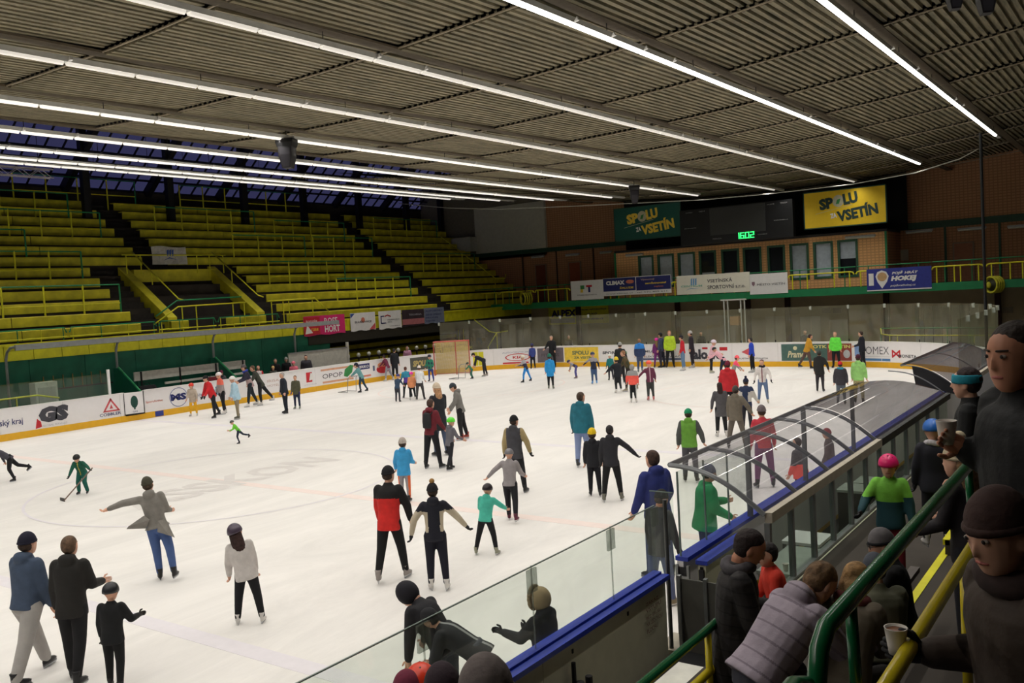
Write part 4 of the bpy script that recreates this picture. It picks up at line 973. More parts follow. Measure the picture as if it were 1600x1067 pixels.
# ------------------------------------------------------------------ near side: boards, door, benches
nb_ = thing('near_boards', 'near rink boards with a blue cap and beige outer side, ending at the open gate', 'boards')
OUTB = M('board outer beige', (206, 202, 176), 0.5, var=0.05)
for a, b in ((-8, -5.6), (-5.6, -3.2), (-3.2, -.8), (-.8, 1.6), (1.6, 4.0), (4.0, 6.5), (6.5, 9.0)):
    MB().box(-4.60, -4.50, a+.003, b-.003, .0, 1.15).build('board_panel', OUTB, nb_)
    MB().box(-4.64, -4.54, a, b, 1.15, 1.20).build('inner_cap', BLUECAP, nb_); MB().box(-4.53, -4.44, a, b, 1.13, 1.18).build('outer_cap', BLUECAP, nb_)
    for q in (.5, 1.6): 
        o = MB().box(-4.499, -4.49, -.012, .012, -.02, .02).build('bolt', DARK, nb_, loc=(0, a+q, 1.02))
BRN = M('brown print', (120, 84, 70), .6)
for k, (tx_, w_) in enumerate((('ZÁKAZ', .30), ('VSTUPU', .36), ('BEZ BRUSLÍ', .36), ('NA LEDOVOU', .38), ('PLOCHU', .26))):
    text_on(tx_, (-4.495, 8.48+.0*k, .97-.075*k), Yp, Zp, w_, .045, BRN, nb_, bold=.01)
HAZ = glass_mat('hazy clip plastic', (.8, .82, .8), 1.0, haze=.25, hcol=(170,175,165))
ng = thing('near_glass', 'clear glass screen standing on the blue-capped near boards', 'glass')
gj = [-2.3, -.7, .9, 2.4, 3.6, 5.04, 6.52, 7.97, 8.98]
for a, b in zip(gj, gj[1:]):
    MB().box(-4.585, -4.575, a+.006, b-.006, 1.16, 1.95).build('glass_pane', GLASS, ng)
    MB().box(-4.587, -4.573, b-.006, b+.002, 1.16, 1.96).build('joint', HAZ, ng) if b < 8.9 else None
    MB().box(-4.592, -4.568, b-.07, b+.07, 1.72, 1.93).build('clip_plate', HAZ, ng)
for a, b in zip(gj, gj[1:]): MB().box(-4.588, -4.572, a, b, 1.948, 1.956).build('top_edge', M('glass edge', (110, 125, 118), .3), ng)
t = thing('gate_post', 'slim dark upright pole at the end of the near boards by the gate', 'pole', (-4.5, 9.08, 0)); MB().tube([(0, 0, 0), (0, 0, 2.0)], .025, 8).build('shaft', M('pole grey', (92, 92, 90), .4, metal=.5), t)
t = thing('gate_pipes', 'two dark upright pipes fixed to the outside of the near boards', 'pipes', (-4.43, 6.9, 0))
MB().tube([(0, 0, .15), (0, 0, .96)], .022, 8).build('thin_pipe', DARK, t); MB().tube([(.05, .02, .15), (.05, .02, .78)], .04, 10).build('sleeve', DARK, t); MB().tube([(.08, .13, .15), (.08, .13, .80)], .035, 10).build('sleeve', DARK, t)
# threshold and open double door panel
tag(MB().box(-4.68, -4.42, 9.02, 9.52, .0, .30).build('gate_threshold', M('worn wood', (176, 168, 152), .7)), 'worn pale wooden threshold of the open gate between the boards', 'threshold')
t = thing('gate_door', 'short gate panel with a blue cap folded back beside the bench boards', 'door', (-4.38, 9.62, 0))
MB().box(0, .10, 0, 1.4, .30, 1.13).build('door_leaf', OUTB, t); MB().box(-.02, .13, -.02, 1.42, 1.13, 1.18).build('cap', BLUECAP, t)
for z in (.42, .95): MB().box(.02, .08, -.03, 0, z, z+.12).build('hinge', DARK, t)
MB().box(.03, .07, -.01, 0, .32, 1.1).build('slot', BLACK, t)
t = thing('board_end', 'grey metal end frame of the bench boards at the gate', 'frame', (-4.60, 9.50, 0))
for x in (-.01, .13): MB().box(x, x+.03, 0, .03, .02, 1.13).build('upright', ALU, t)
MB().box(.02, .13, 0, .03, .95, 1.0).build('crossbar', ALU, t); MB().box(.02, .13, .02, .03, .05, 1.1).build('infill', BLACK, t)
for s0 in np.arange(9.56, 20, 1.25):
    pass
bg_ = thing('bench_front_glass', 'clear panes on the boards in front of the near team bench', 'glass')
for k in range(3): MB().box(-4.565, -4.555, 9.56+.75*k, 10.29+.75*k, 1.22, 2.22-.02*k).build('glass_pane', GLASS, bg_)
for k in range(4): MB().box(-4.57, -4.55, 9.55+.75*k, 9.565+.75*k, 1.22, 2.22).build('edge', M('glass edge', (110, 125, 118), .3), bg_)
ret = thing('gate_side_glass', 'loose clear pane standing beside the open gate', 'glass', (-4.60, 9.50, 0))
MB().box(-.30, 0, -.005, .005, 1.0, 1.98).build('glass_pane', GLASS, ret); MB().box(-.30, 0, -.007, .007, 1.975, 1.985).build('edge', M('glass edge', (110, 125, 118), .3), ret)
# floors of the near side
FLN = struct('trim_3')
MB().box(-4.45, -2.6, -8, 40, -.06, .25).build('bench_floor', RUB, FLN)
MB().box(-3.3, -1.7, 6.4, 40, .25, 1.0).build('walkway', CONCD, FLN)
MB().box(-2.6, -1.7, -8, 6.4, .25, 1.0).build('walkway', CONCD, FLN)
MB().box(-1.7, -.75, -8, 40, 0, 1.6).build('seat_tier', CONCD, FLN)
MB().box(-.75, 15, -8, 40, 0, 2.35).build('upper_walkway', CONCD, FLN)
MB().box(-3.32, -3.29, 9.2, 28, .25, 1.0).build('back_panel', OUTB, FLN)
for k, (x, y0, y1, z) in enumerate(((-1.72, 5, 24, 1.6),)):
    MB().box(x-.03, x+.04, y0, y1, z-.05, z+.006).build('yellow_nosing', YEL, FLN)
for q in range(3):
    MB().box(-1.7+.24*q, -1.46+.24*q, 9.5, 11.0, 1.6+.0, 1.75+.2*q).build('stair_step', CONCD, FLN)
    MB().box(-1.72+.24*q, -1.66+.24*q, 9.5, 11.0, 1.70+.2*q, 1.757+.2*q).build('yellow_nosing', YEL, FLN)
# canopy A and B
def arch(k):  # 0 at the back, 1 at the ice side tip
    x = -3.4 - 1.08*k; z = 1.90 + .47*k + .13*math.sin(PI*k)
    return x, z
KS = [i/10 for i in range(11)]
RIB = M('canopy rib grey', (124, 126, 128), .35, metal=.4)
def canopy(label, ys, beam_mat, skew=0.0, thin=False, sheet=None):
    t = thing('bench_canopy', label, 'canopy')
    for y in ys:
        pts = [(arch(k)[0], y, arch(k)[1]) for k in KS]
        MB().tube(pts, .028 if not thin else .014, 6).build('rib', RIB, t)
    for y0, y1 in zip(ys, ys[1:]):
        last = (y1 == ys[-1]); vs = []
        for k in KS:
            x, z = arch(k); vs += [(x, y0, z+.03), (x, y1 - (skew*k if last else 0), z+.03)]
        MB().add(vs, [(2*i, 2*i+1, 2*i+3, 2*i+2) for i in range(len(KS)-1)]).build('roof_sheet', sheet or POLY, t, smooth=True)
        vs = []
    y0, y1 = ys[0], ys[-1]
    MB().box(-3.40, -3.32, y0, y1, 1.82, 1.93).build('back_beam', beam_mat, t)
    MB().tube([(-4.48, y0, 2.37), (-4.48, y1-skew, 2.37)], .03, 6).build('front_tube', RIB, t)
    return t
cA = canopy('clear curved canopy over the near team bench with a beige back beam', [9.21, 10.3, 11.6, 12.8, 14.0], M('beam beige', (176, 166, 150), .5))
cB = canopy('dark-beamed continuation of the near bench canopy with a flat far end', [14.04, 19.6], BLACK, skew=2.4, thin=True, sheet=POLYD)
cC = canopy('separate small curved canopy further along, behind the headband woman', [20.8, 23.9, 27.0], M('beam beige', (176, 166, 150), .5), thin=True, sheet=POLYD)
for x in (-4.48,):
    for k, y in enumerate((9.25, 11.6, 14.0, 16.8)):
        t = (cA, cA, cA, cB)[k]
        if k: MB().box(x-.03, x+.03, y-.03, y+.03, 1.22, 2.37).build('front_post', RIB, t)
ep = [(arch(k)[0], arch(k)[1]) for k in KS[:9]]
MB().add([(x, 20.78, z) for x, z in ep] + [(-4.2, 20.78, 1.95), (-3.4, 20.78, 1.75)] + [(x, 20.82, z) for x, z in ep] + [(-4.2, 20.82, 1.95), (-3.4, 20.82, 1.75)], [tuple(range(11)), tuple(range(11, 22))[::-1]] + [(i, 11+i, 11+(i+1) % 11, (i+1) % 11) for i in range(11)]).build('end_panel', M('dark tinted end', (44, 44, 48), .3), cC)
bw = thing('bench_back_glass', 'framed glass wall with grey uprights at the back of the near team bench', 'glass')
yy = [9.21, 9.95, 10.75, 11.55, 12.4, 13.2, 14.0, 14.9, 15.8, 16.7, 17.6, 18.5, 19.5]
for k, (a, b) in enumerate(zip(yy, yy[1:])):
    MB().box(-3.40, -3.34, a-.03, a+.03, 1.0 if k else .25, 1.82).build('upright', ALU, bw)
    MB().box(-3.375, -3.365, a+.035, b-.035, 1.02, 1.82).build('glass_pane', GLASSB, bw)
MB().box(-3.41, -3.33, 9.18, 19.5, .97, 1.03).build('sill', ALU, bw)
MB().box(-4.40, -3.42, 9.19, 9.21, .25, 1.08).build('end_panel', M('end panel grey', (92, 90, 84), .6), bw)
for x in (-4.42, -4.1, -3.75, -3.44): MB().box(x-.02, x+.02, 9.16, 9.22, .25, 1.12).build('end_upright', ALU, bw)
# counter, table, cup and plates inside the bench
t = thing('bench_table', 'small white table inside the near team bench', 'table', (-3.95, 12.3, .25))
MB().box(-.26, .26, -.3, .3, .52, .56).build('tabletop', WHITE, t)
for x in (-.23, .23):
    for y in (-.27, .27): MB().box(x-.02, x+.02, y-.02, y+.02, 0, .52).build('leg', ALU, t)
t = thing('bench_counter', 'pale counter with a dark front inside the near bench, left of the white table', 'counter', (-3.75, 10.6, .25))
MB().box(-.3, .3, 0, 1.2, .52, .57).build('top', M('counter top', (160, 166, 158), .4), t); MB().box(-.28, .28, .02, 1.18, 0, .52).build('front', OUTB, t)
def cup(loc, label, s=1.0, tea=True):
    t = thing('cup', label, 'cup', loc)
    prof = [(.026, 0), (.030, .03), (.034, .06), (.0385, .092), (.040, .094), (.038, .095)]
    MB().loft([[(r*s*math.cos(a), r*s*math.sin(a), z*s) for a in np.linspace(0, 2*PI, 25)[:-1]] for r, z in prof[:5]] + [[(.036*s*math.cos(a), .036*s*math.sin(a), z*s) for a in np.linspace(0, 2*PI, 25)[:-1]] for z in (.094, .082)]).build('body', M('cup foam', (214, 206, 196), .6, var=.02), t, smooth=True)
    if tea: MB().tube([(0, 0, .083*s), (0, 0, .085*s)], .0352*s, 24).build('tea', M('tea', (120, 70, 40), .15), t)
    return t
cup((-3.72, 10.72, .82), 'white cup standing on the counter inside the near bench', 1.0, False)
tag(MB().box(-3.75, -3.2, 6.9, 7.7, .25, .80).build('white_box', M('box white', (214, 212, 202), .5)), 'white box bench behind the near boards under the green rail', 'box')
for k, (x, y) in enumerate(((-4.0, 14.6), (-3.9, 15.2))):
    t = thing('bench_counter', ['dark counter with small items inside the bench behind the pink-helmeted girl', 'second dark counter further along inside the bench'][k], 'counter', (x+.1, y, .25)); MB().box(-.3, .3, 0, .55, .68, .72).build('top', M('counter top', (160, 166, 158), .4), t); MB().box(-.28, .28, .02, .53, 0, .68).build('front', BLACK, t)

# ------------------------------------------------------------------ near stand rails
GR2 = M('glossy green paint', (14, 92, 52), 0.22, var=0.06, spec=.6); YL2 = M('glossy yellow paint', (196, 176, 22), 0.25, var=0.08, spec=.6)
t = thing('stand_rail', 'big glossy green and yellow railing crossing the lower right foreground', 'railing', (0, 0, 0))
XG = -.76
MB().tube([(XG, 2.40, 2.5), (XG, 2.40, 3.30), (XG, 2.43, 3.38), (XG, 2.50, 3.42), (XG, 6.9, 3.42)], .027, 14).build('green_rail', GR2, t, smooth=True)
MB().tube([(XG+.05, 1.6, 3.09), (XG+.05, 4.75, 3.09)], .027, 14).build('yellow_rail', YL2, t, smooth=True)
MB().tube([(XG+.05, 4.75, 3.09), (XG+.05, 4.85, 3.06), (XG+.05, 4.88, 2.35)], .024, 12).build('yellow_rail', YL2, t, smooth=True)
for y in (2.75, 4.9): MB().tube([(XG+.01, y, 3.09), (XG, y, 3.42)], .019, 10).build('post', GR2, t, smooth=True)
for y in (4.4, 4.78): MB().tube([(XG+.05, y, 2.35), (XG+.05, y, 3.09)], .022, 10).build('post', YL2, t, smooth=True)
t = thing('stand_rail', 'next green railing section at the bottom edge, its rounded end beside the lilac jacket', 'railing')
MB().tube([(XG, .8, 3.36), (XG, 2.22, 3.36), (XG, 2.30, 3.33), (XG, 2.33, 3.25), (XG, 2.33, 2.35)], .028, 14).build('green_rail', GR2, t, smooth=True)
t = thing('stand_rail', 'lower green and yellow railing at the bottom beside the long black coat', 'railing')
MB().tube([(-2.5, 1.0, 2.05), (-2.5, 5.75, 2.05)], .030, 12).build('green_rail', GR2, t, smooth=True)
MB().tube([(-2.5, 1.0, 1.76), (-2.5, 5.85, 1.76), (-2.5, 5.93, 1.70), (-2.5, 5.95, 1.0)], .030, 12).build('yellow_rail', YL2, t, smooth=True)
for y in (2.2, 5.6): MB().tube([(-2.5, y, 1.0), (-2.5, y, 2.05)], .024, 10).build('post', YL2, t, smooth=True)
tag(MB().box(-1.62, -1.55, 5.1, 7.6, 2.0, 2.04).add([(-1.62, 5.1, 1.6)], []).build('seat_plank', M('plank grey', (90, 84, 80), .7)), 'grey seat plank edge beyond the people in grey hats', 'bench')

# ------------------------------------------------------------------ people
SKIN = M('skin', (214, 164, 138), .55, var=.04); SKIN2 = M('skin tanned', (190, 132, 104), .55, var=.06)
EYE = M('eye dark', (30, 22, 20), .3); LIP = M('lip', (168, 92, 84), .5); EYEW = M('eye white', (158, 142, 130), .5); BROW = M('brow', (50, 36, 28), .8)
BOOTB = M('boot black', (24, 24, 26), .4); BOOTW = M('boot white', (214, 210, 206), .4); BLADE = M('skate steel', (190, 194, 200), .25, metal=.8); SOLE = M('skate holder', (205, 205, 205), .4)
_queue = []
def cap(mb, p0, r0, p1, r1, n=10, fl=1.0):
    """tapered capsule"""
    p0, p1 = Vector(p0), Vector(p1); t = (p1-p0)
    if t.length < 1e-5: t = Vector((0, 0, 1e-3))
    L = t.length; t = t/L; a = t.cross(Vector((0, 1, 0)))
    if a.length < .1: a = t.cross(Vector((1, 0, 0)))
    a.normalize(); b = t.cross(a); rings = []
    for th in (-80, -45, 0): rings.append((p0 + t*r0*math.sin(math.radians(th)), r0*math.cos(math.radians(th))))
    for th in (0, 45, 80): rings.append((p1 + t*r1*math.sin(math.radians(th)), r1*math.cos(math.radians(th))))
    mb.loft([[c + (a*math.cos(2*PI*j/n)*fl + b*math.sin(2*PI*j/n))*r for j in range(n)] for c, r in rings])
def ell(mb, fr, o, secs, n=16):
    """loft of superelliptic rings: secs = (u along frame z, x offset, y offset, rx, ry)"""
    rings = []
    for z, ox, oy, rx, ry in secs:
        rings.append([o + fr @ Vector((ox + rx*math.copysign(abs(math.cos(a))**.85, math.cos(a)), oy + ry*math.copysign(abs(math.sin(a))**.85, math.sin(a)), z)) for a in [2*PI*j/n for j in range(n)]])
    mb.loft(rings)
def rotx(d): return Matrix.Rotation(math.radians(d), 3, 'X')
def roty(d): return Matrix.Rotation(math.radians(d), 3, 'Y')
def rotz(d): return Matrix.Rotation(math.radians(d), 3, 'Z')
def qmesh(mb, voxel, name, parent, mats, post=None, smooth_it=2, late=None):
    me = mb.mesh('tmp'); ob = D.objects.new('tmp', me); C.objects.link(ob)
    m = ob.modifiers.new('r', 'REMESH'); m.mode = 'VOXEL'; m.voxel_size = voxel; m.use_smooth_shade = True
    sm = ob.modifiers.new('s', 'SMOOTH'); sm.iterations = smooth_it; sm.factor = .5
    _queue.append((ob, name, parent, mats, post, late))
def flush():
    dg = bpy.context.evaluated_depsgraph_get(); dg.update()
    res = [D.meshes.new_from_object(q[0].evaluated_get(dg)) for q in _queue]
    for me, (ob, name, parent, mats, post, late) in zip(res, _queue):
        me.materials.clear()
        for m in mats: me.materials.append(m)
        if post:
            nf = len(me.polygons); c = np.zeros(nf*3); me.polygons.foreach_get('center', c)
            idx = post(c.reshape(-1, 3)); me.polygons.foreach_set('material_index', idx.astype(np.int32))
        if late:
            nv = len(me.vertices); co = np.zeros(nv*3); me.vertices.foreach_get('co', co); base = len(co)//3
            bm = bmesh.new(); bm.from_mesh(me)
            for mb, mi in late:
                vv = [bm.verts.new(p) for p in mb.v]
                for f in mb.f:
                    try: fc = bm.faces.new([vv[i] for i in f]); fc.material_index = mi; fc.smooth = True
                    except ValueError: pass
            bm.to_mesh(me); bm.free()
        me.polygons.foreach_set('use_smooth', [True]*len(me.polygons))
        if me.name in D.meshes: me.name = name
        link(name, me, parent)
        om = ob.data; D.objects.remove(ob); D.meshes.remove(om)
    _queue.clear()
def _lh(m, hp):
    m.loft([[hp(rx*math.cos(a), oy + ry*math.sin(a), z_) for a in [2*PI*j/12 for j in range(12)]] for z_, oy, rx, ry in ((.03, -.025, .044, .036), (-.02, -.032, .050, .034), (-.07, -.048, .052, .026), (-.13, -.060, .048, .020), (-.19, -.062, .030, .014), (-.215, -.060, .012, .008))])
def face_world(u, v, z, face):
    """yaw so that face=0 looks away from the viewer, 90 to the right, 180 at the viewer"""
    p = onZ(u, v, z) if not isinstance(u, Vector) else u
    a = math.atan2(p.y, p.x)          # direction viewer -> person
    return a - PI/2 - math.radians(face)
_npx = [0]
def person(label, u, v=None, vtop=None, face=0, H=None, z=0.0, pos=None, jac=(40,40,44), tro=(28,28,32), boot='b', hat=None, hatc=(30,30,32), hair=(60,44,34), longhair=False, hood=False, hoodc=None,
           lean=4, tilt=0, legs=((8, 4, 5), (-8, 10, 5)), arms=((8, 12, 12), (-6, 12, 12)), head=(0, 0, 0), coat=.43, puff=1.0, glove=None, child=False, jac2=None, pat=None, skirt=1.0, group=None,
           detail=0, skates=True, trc2=None, tro_puff=1.0, backpack=None, skin=None, seat=False, hand_scale=1.0, noleg=False, headr=0, hatpom=None, glasses=False, toe=12, scarf=None):
    P0 = u if isinstance(u, Vector) else onZ(u, v, z)
    if not isinstance(u, Vector):
        for _ in range(60):                          # keep a body's breadth inside the boards
            mx_ = .42
            x_, y_ = P0.x, P0.y; cx_ = min(max(x_, XL+RC), XR-RC); cy_ = min(y_, YF-RC)
            ok = x_ > XL+mx_ and x_ < XR-mx_ and y_ < YF-mx_ and (y_ < YF-RC or XL+RC < x_ < XR-RC or math.hypot(x_-cx_, y_-cy_) < RC-mx_)
            if ok: break
            P0 = P0*.995 if x_ < XR-mx_ else P0 + Vector((-.03, .02, 0))
        P0.z = z
    dep = (R3 @ (np.array(P0[:]) - [0, 0, CAMH]))[2]
    if H is None:
        # apparent height from head top pixel
        a = 0.2; b = 2.6
        for _ in range(30):
            m = (a+b)/2; vv = proj((P0.x, P0.y, P0.z+m))[1]
            if vv > vtop: a = m
            else: b = m
        want = (a+b)/2
    else: want = H
    hs = 1.30 if child else 1.06                      # children carry larger heads
    # unit skeleton (stature 1), forward = +y
    legL, legR = legs
    def limb(o, l1, l2, sw, bend, ab, sgn, leg):
        s = math.radians(sw); ab_ = math.radians(ab)*sgn
        d1 = Vector((math.sin(ab_), math.sin(s)*math.cos(ab_), -math.cos(s)*math.cos(ab_)))
        s2 = math.radians(sw - bend if leg else sw + bend); ab2 = ab_*(.7 if leg else (.35 if ab < 40 else .85))
        d2 = Vector((math.sin(ab2), math.sin(s2)*math.cos(ab2), -math.cos(s2)*math.cos(ab2)))
        k = o + d1*l1; return k, k + d2*l2, d2
    pel = Vector((0, 0, .53)); F = roty(tilt) @ rotx(-lean)
    hipL, hipR = pel + Vector((-.050, 0, -.015)), pel + Vector((.050, 0, -.015))
    kL, aL, sL = limb(hipL, .235, .232, *legL, -1, True); kR, aR, sR = limb(hipR, .235, .232, *legR, 1, True)
    shd = F @ Vector((0, 0, .272)); ch = pel + shd
    wsh = .094
    shL, shR = ch + F @ Vector((-wsh, 0, 0)), ch + F @ Vector((wsh, 0, 0))
    eL, wL, dL = limb(shL, .165, .145, *arms[0], -1, False); eR, wR, dR = limb(shR, .165, .145, *arms[1], 1, False)
    nk = pel + F @ Vector((0, .0, .315)); 
    HF = (F if abs(lean) < 30 else rotx(-lean*.55)) @ rotz(-head[0]) @ rotx(-head[1] + (lean*.6 if abs(lean) < 30 else 0)) @ roty(head[2])
    hb = nk + F @ Vector((0, .006, .012)); hr = .066*hs
    hc = hb + HF @ Vector((0, .012, .058*hs + .008))
    foots = []
    for a_, s_, sg, sw in ((aL, sL, -1, legL), (aR, sR, 1, legR)):
        yaw = rotz(-toe*sg); pitch = 0
        rear = sw[0]-sw[1]
        if rear < -35: pitch = (-rear-35)
        FF = yaw @ rotx(-min(60, pitch))
        foots.append((a_, FF))
    low = min((a_ + FF @ Vector((0, y, -.040 - (.030 if skates else 0)))).z for a_, FF in foots for y in (-.03, .10))
    if seat: low = min(aL.z, aR.z) - .04
    hat_h = {'beanie': .012, 'helmet': .016, 'pom': .05, 'hood': .012, 'cap': .006, None: 0.0, 'band': 0, 'fur': .02}.get(hat, 0)
    top = (hc.z + hr*1.12 + hat_h)
    S = want/(top - low)
    off = Vector((0, 0, -low))
    T = lambda p: (Vector(p) + off)*S
    vox = {0: .024, 1: .017, 2: .0085}[detail]
    if detail == 0 and dep > 32: vox = .032
    if want < 1.45: vox *= .85
    rz = face_world(Vector(P0), 0, 0, face)
    root = thing('person', label, 'person', P0, rz, group)
    _npx[0] += 1
    skm = skin or SKIN
    FrM = F
    # ---- body: one continuous figure
    mb = MB(); ku = lambda r: r*S
    def C_(p0, r0, p1, r1, n=10): cap(mb, T(p0), r0*S, T(p1), r1*S, n)
    ell(mb, FrM, T(pel), [(z*S, 0, 0, rx*S, ry*S) for z, rx, ry in ((-.05, .05, .04), (0, .078, .058), (.08, .066, .048), (.2, .080, .055), (.275, .085, .045), (.30, .03, .03))])
    C_(nk - F @ Vector((0, 0, .03)), .036, hb + Vector((0, 0, .02)), .032)
    for h_, k_, a_ in ((hipL, kL, aL), (hipR, kR, aR)):
        C_(h_, .048, k_, .034); C_(k_, .034, a_, .022)
    for s_, e_, w_ in ((shL, eL, wL), (shR, eR, wR)):
        C_(s_, .030, e_, .024); C_(e_, .024, w_, .017)
    # head: skull, jaw, nose, ears
    O = T(hc); hS = S*hs
    def hp(x, y, z): return O + HF @ (Vector((x, y, z))*hS)
    mb.ball(O + HF @ Vector((0, -.004*hS, .012*hS)), .046*hS, .058*hS, .052*hS, 16, 12, HF)
    hd = [(-.068, .020, .012, .014), (-.058, .014, .026, .030), (-.040, .010, .036, .040), (-.015, .006, .042, .048), (.012, .002, .045, .053), (.03, 0, .040, .048)]
    mb.loft([[hp(rx*math.cos(a), oy + ry*math.sin(a), z_) for a in [2*PI*j/16 for j in range(16)]] for z_, oy, rx, ry in hd])
    mb.loft([[hp(x*w1, y0+yy, z_) for x, yy in ((-1, 0), (0, d_), (1, 0), (0, -.01))] for z_, w1, y0, d_ in ((-.022, .010, .046, .018), (-.016, .012, .046, .020), (.006, .005, .050, .008))])
    for sg in (-1, 1): mb.ball(hp(.045*sg, -.004, -.008), .006*hS, .012*hS, .018*hS, 8, 6, HF)
    late = []
    if detail >= 1 or dep < 30:
        for sg in (-1, 1):
            e_ = MB(); e_.ball(hp(.018*sg, .0485, .006), .0080*hS, .0045*hS, .0042*hS, 10, 6, HF); late.append((e_, 4 if detail == 2 else 2))
            if detail == 2: e_ = MB(); e_.ball(hp(.018*sg, .0525, .006), .0040*hS, .0020*hS, .0040*hS, 10, 6, HF); late.append((e_, 2))
            e_ = MB(); cap(e_, hp(.009*sg, .0545, .017), .0022*hS, hp(.028*sg, .046, .018), .0018*hS, 6); late.append((e_, 5))
        e_ = MB(); cap(e_, hp(-.011, .0475, -.036), .0030*hS, hp(.0, .0505, -.0355), .0036*hS, 6); cap(e_, hp(.0, .0505, -.0355), .0036*hS, hp(.011, .0475, -.036), .0030*hS, 6); late.append((e_, 3))
    # hands with five fingers
    gi = 1
    for (w_, d_, sg) in ((wL, dL, -1), (wR, dR, 1)):
        o = T(w_); d_ = d_.normalized(); side = Vector((0, 1, 0)) - d_*d_.y
        if side.length < .2: side = Vector((0, 0, 1)) - d_*d_.z
        side.normalize(); inn = side.cross(d_)*sg
        hm = MB(); k_ = S*hand_scale*(1.08 if child else 1)
        cap(hm, o - d_*.004*S, .016*k_, o + d_*.02*k_, .019*k_, 8); cap(hm, o + d_*.016*k_ - side*.008*k_, .015*k_, o + d_*.04*k_ - side*.009*k_, .0125*k_, 8); cap(hm, o + d_*.016*k_ + side*.009*k_, .015*k_, o + d_*.04*k_ + side*.010*k_, .0125*k_, 8)
        gth = 1.35 if glove else 1.0
        for q, (so, ln) in enumerate(((.016, .036), (.006, .041), (-.005, .038), (-.015, .030))):
            b0 = o + d_*.045*k_ + side*so*k_; m0 = b0 + (d_*.8 - inn*.35).normalized()*ln*.5*k_; t0 = m0 + (d_*.45 - inn*.85).normalized()*ln*.5*k_
            cap(hm, b0, .0052*k_*gth, m0, .0050*k_*gth, 6); cap(hm, m0, .0050*k_*gth, t0, .0042*k_*gth, 6)
        b0 = o + d_*.014*k_ + side*.016*k_; m0 = b0 + (d_*.6 + side*.8).normalized()*.024*k_; t0 = m0 + (d_*.9 + side*.2 - inn*.3).normalized()*.02*k_
        cap(hm, b0, .0075*k_, m0, .0062*k_*gth, 6); cap(hm, m0, .0062*k_*gth, t0, .0048*k_*gth, 6)
        late.append((hm, gi))
    glm = M('glove %d %d %d' % glove, glove, .7) if glove else skm
    qmesh(mb, vox*(1.0 if detail else 1.0), 'body', root, [skm, glm, EYE, LIP, EYEW, BROW], None, 1 if detail == 2 else 1, late)
    # ---- trousers
    def mt(tag_, c, r=.8, **k): return M('%s %d %d %d' % ((tag_,)+tuple(c)), c, r, **k)
    if not noleg:
        mb = MB(); tp = tro_puff
        ell(mb, FrM if abs(lean) < 30 else rotx(-lean*.5), T(pel), [(z_*S, 0, 0, rx*S*tp**.5, ry*S*tp**.5) for z_, rx, ry in ((-.075, .05, .045), (-.05, .080, .066), (-.01, .092, .074), (.04, .086, .066), (.08, .078, .058))])
        for h_, k_, a_ in ((hipL, kL, aL), (hipR, kR, aR)):
            cap(mb, T(h_), .060*S*tp, T(k_), .043*S*tp, 12); cap(mb, T(k_), .043*S*tp, T(a_ + (a_-k_)*-.04), .031*S*tp*(1.1 if tp > 1.05 else 1), 12)
        post = None; mats = [mt('trousers', tro, .85, var=.1, bump=.15)]
        if trc2:
            mats.append(mt('trousers', trc2, .85)); kx = [T(kL), T(kR)]
            post = lambda c: ((np.abs(c[:, 0]) > .075*S)).astype(int)
        qmesh(mb, vox, 'trousers', root, mats, post)
    # ---- jacket
    mb = MB(); pf = puff
    hem = coat - .53     # relative to pelvis
    secs = [(hem, .098*skirt*pf, .082*skirt*pf), (hem*.55, .098*skirt**.6*pf, .082*skirt**.5*pf), (.0, .094*pf, .076*pf), (.07, .088*pf, .068*pf), (.16, .094*pf, .070*pf), (.225, .102*pf, .070*pf), (.258, .098*pf, .064*pf), (.280, .080*pf, .055*pf), (.296, .058*pf**.5, .050), (.314, .042, .044), (.332, .039, .041)]
    JF = FrM
    ell(mb, JF, T(pel), [(z_*S, 0, 0, rx*S, ry*S) for z_, rx, ry in secs], 18)
    for s_, e_, w_ in ((shL, eL, wL), (shR, eR, wR)):
        cap(mb, T(s_), .041*S*pf, T(e_), .036*S*pf, 12); cap(mb, T(e_), .036*S*pf, T(w_ - (w_-e_)*.06), .026*S*pf, 12)
    if hood: # folded hood lying on the back
        mb.ball(T(nk + F @ Vector((0, -.045, -.002))), .062*S, .036*S, .044*S, 14, 8, F)
        mb.ball(T(nk + F @ Vector((0, -.02, .012))), .056*S, .050*S, .026*S, 14, 8, F)
    mats = [mt('jacket', jac, .8 if detail < 2 else .75, var=.14, bump=.6, scale=9)]
    post = None
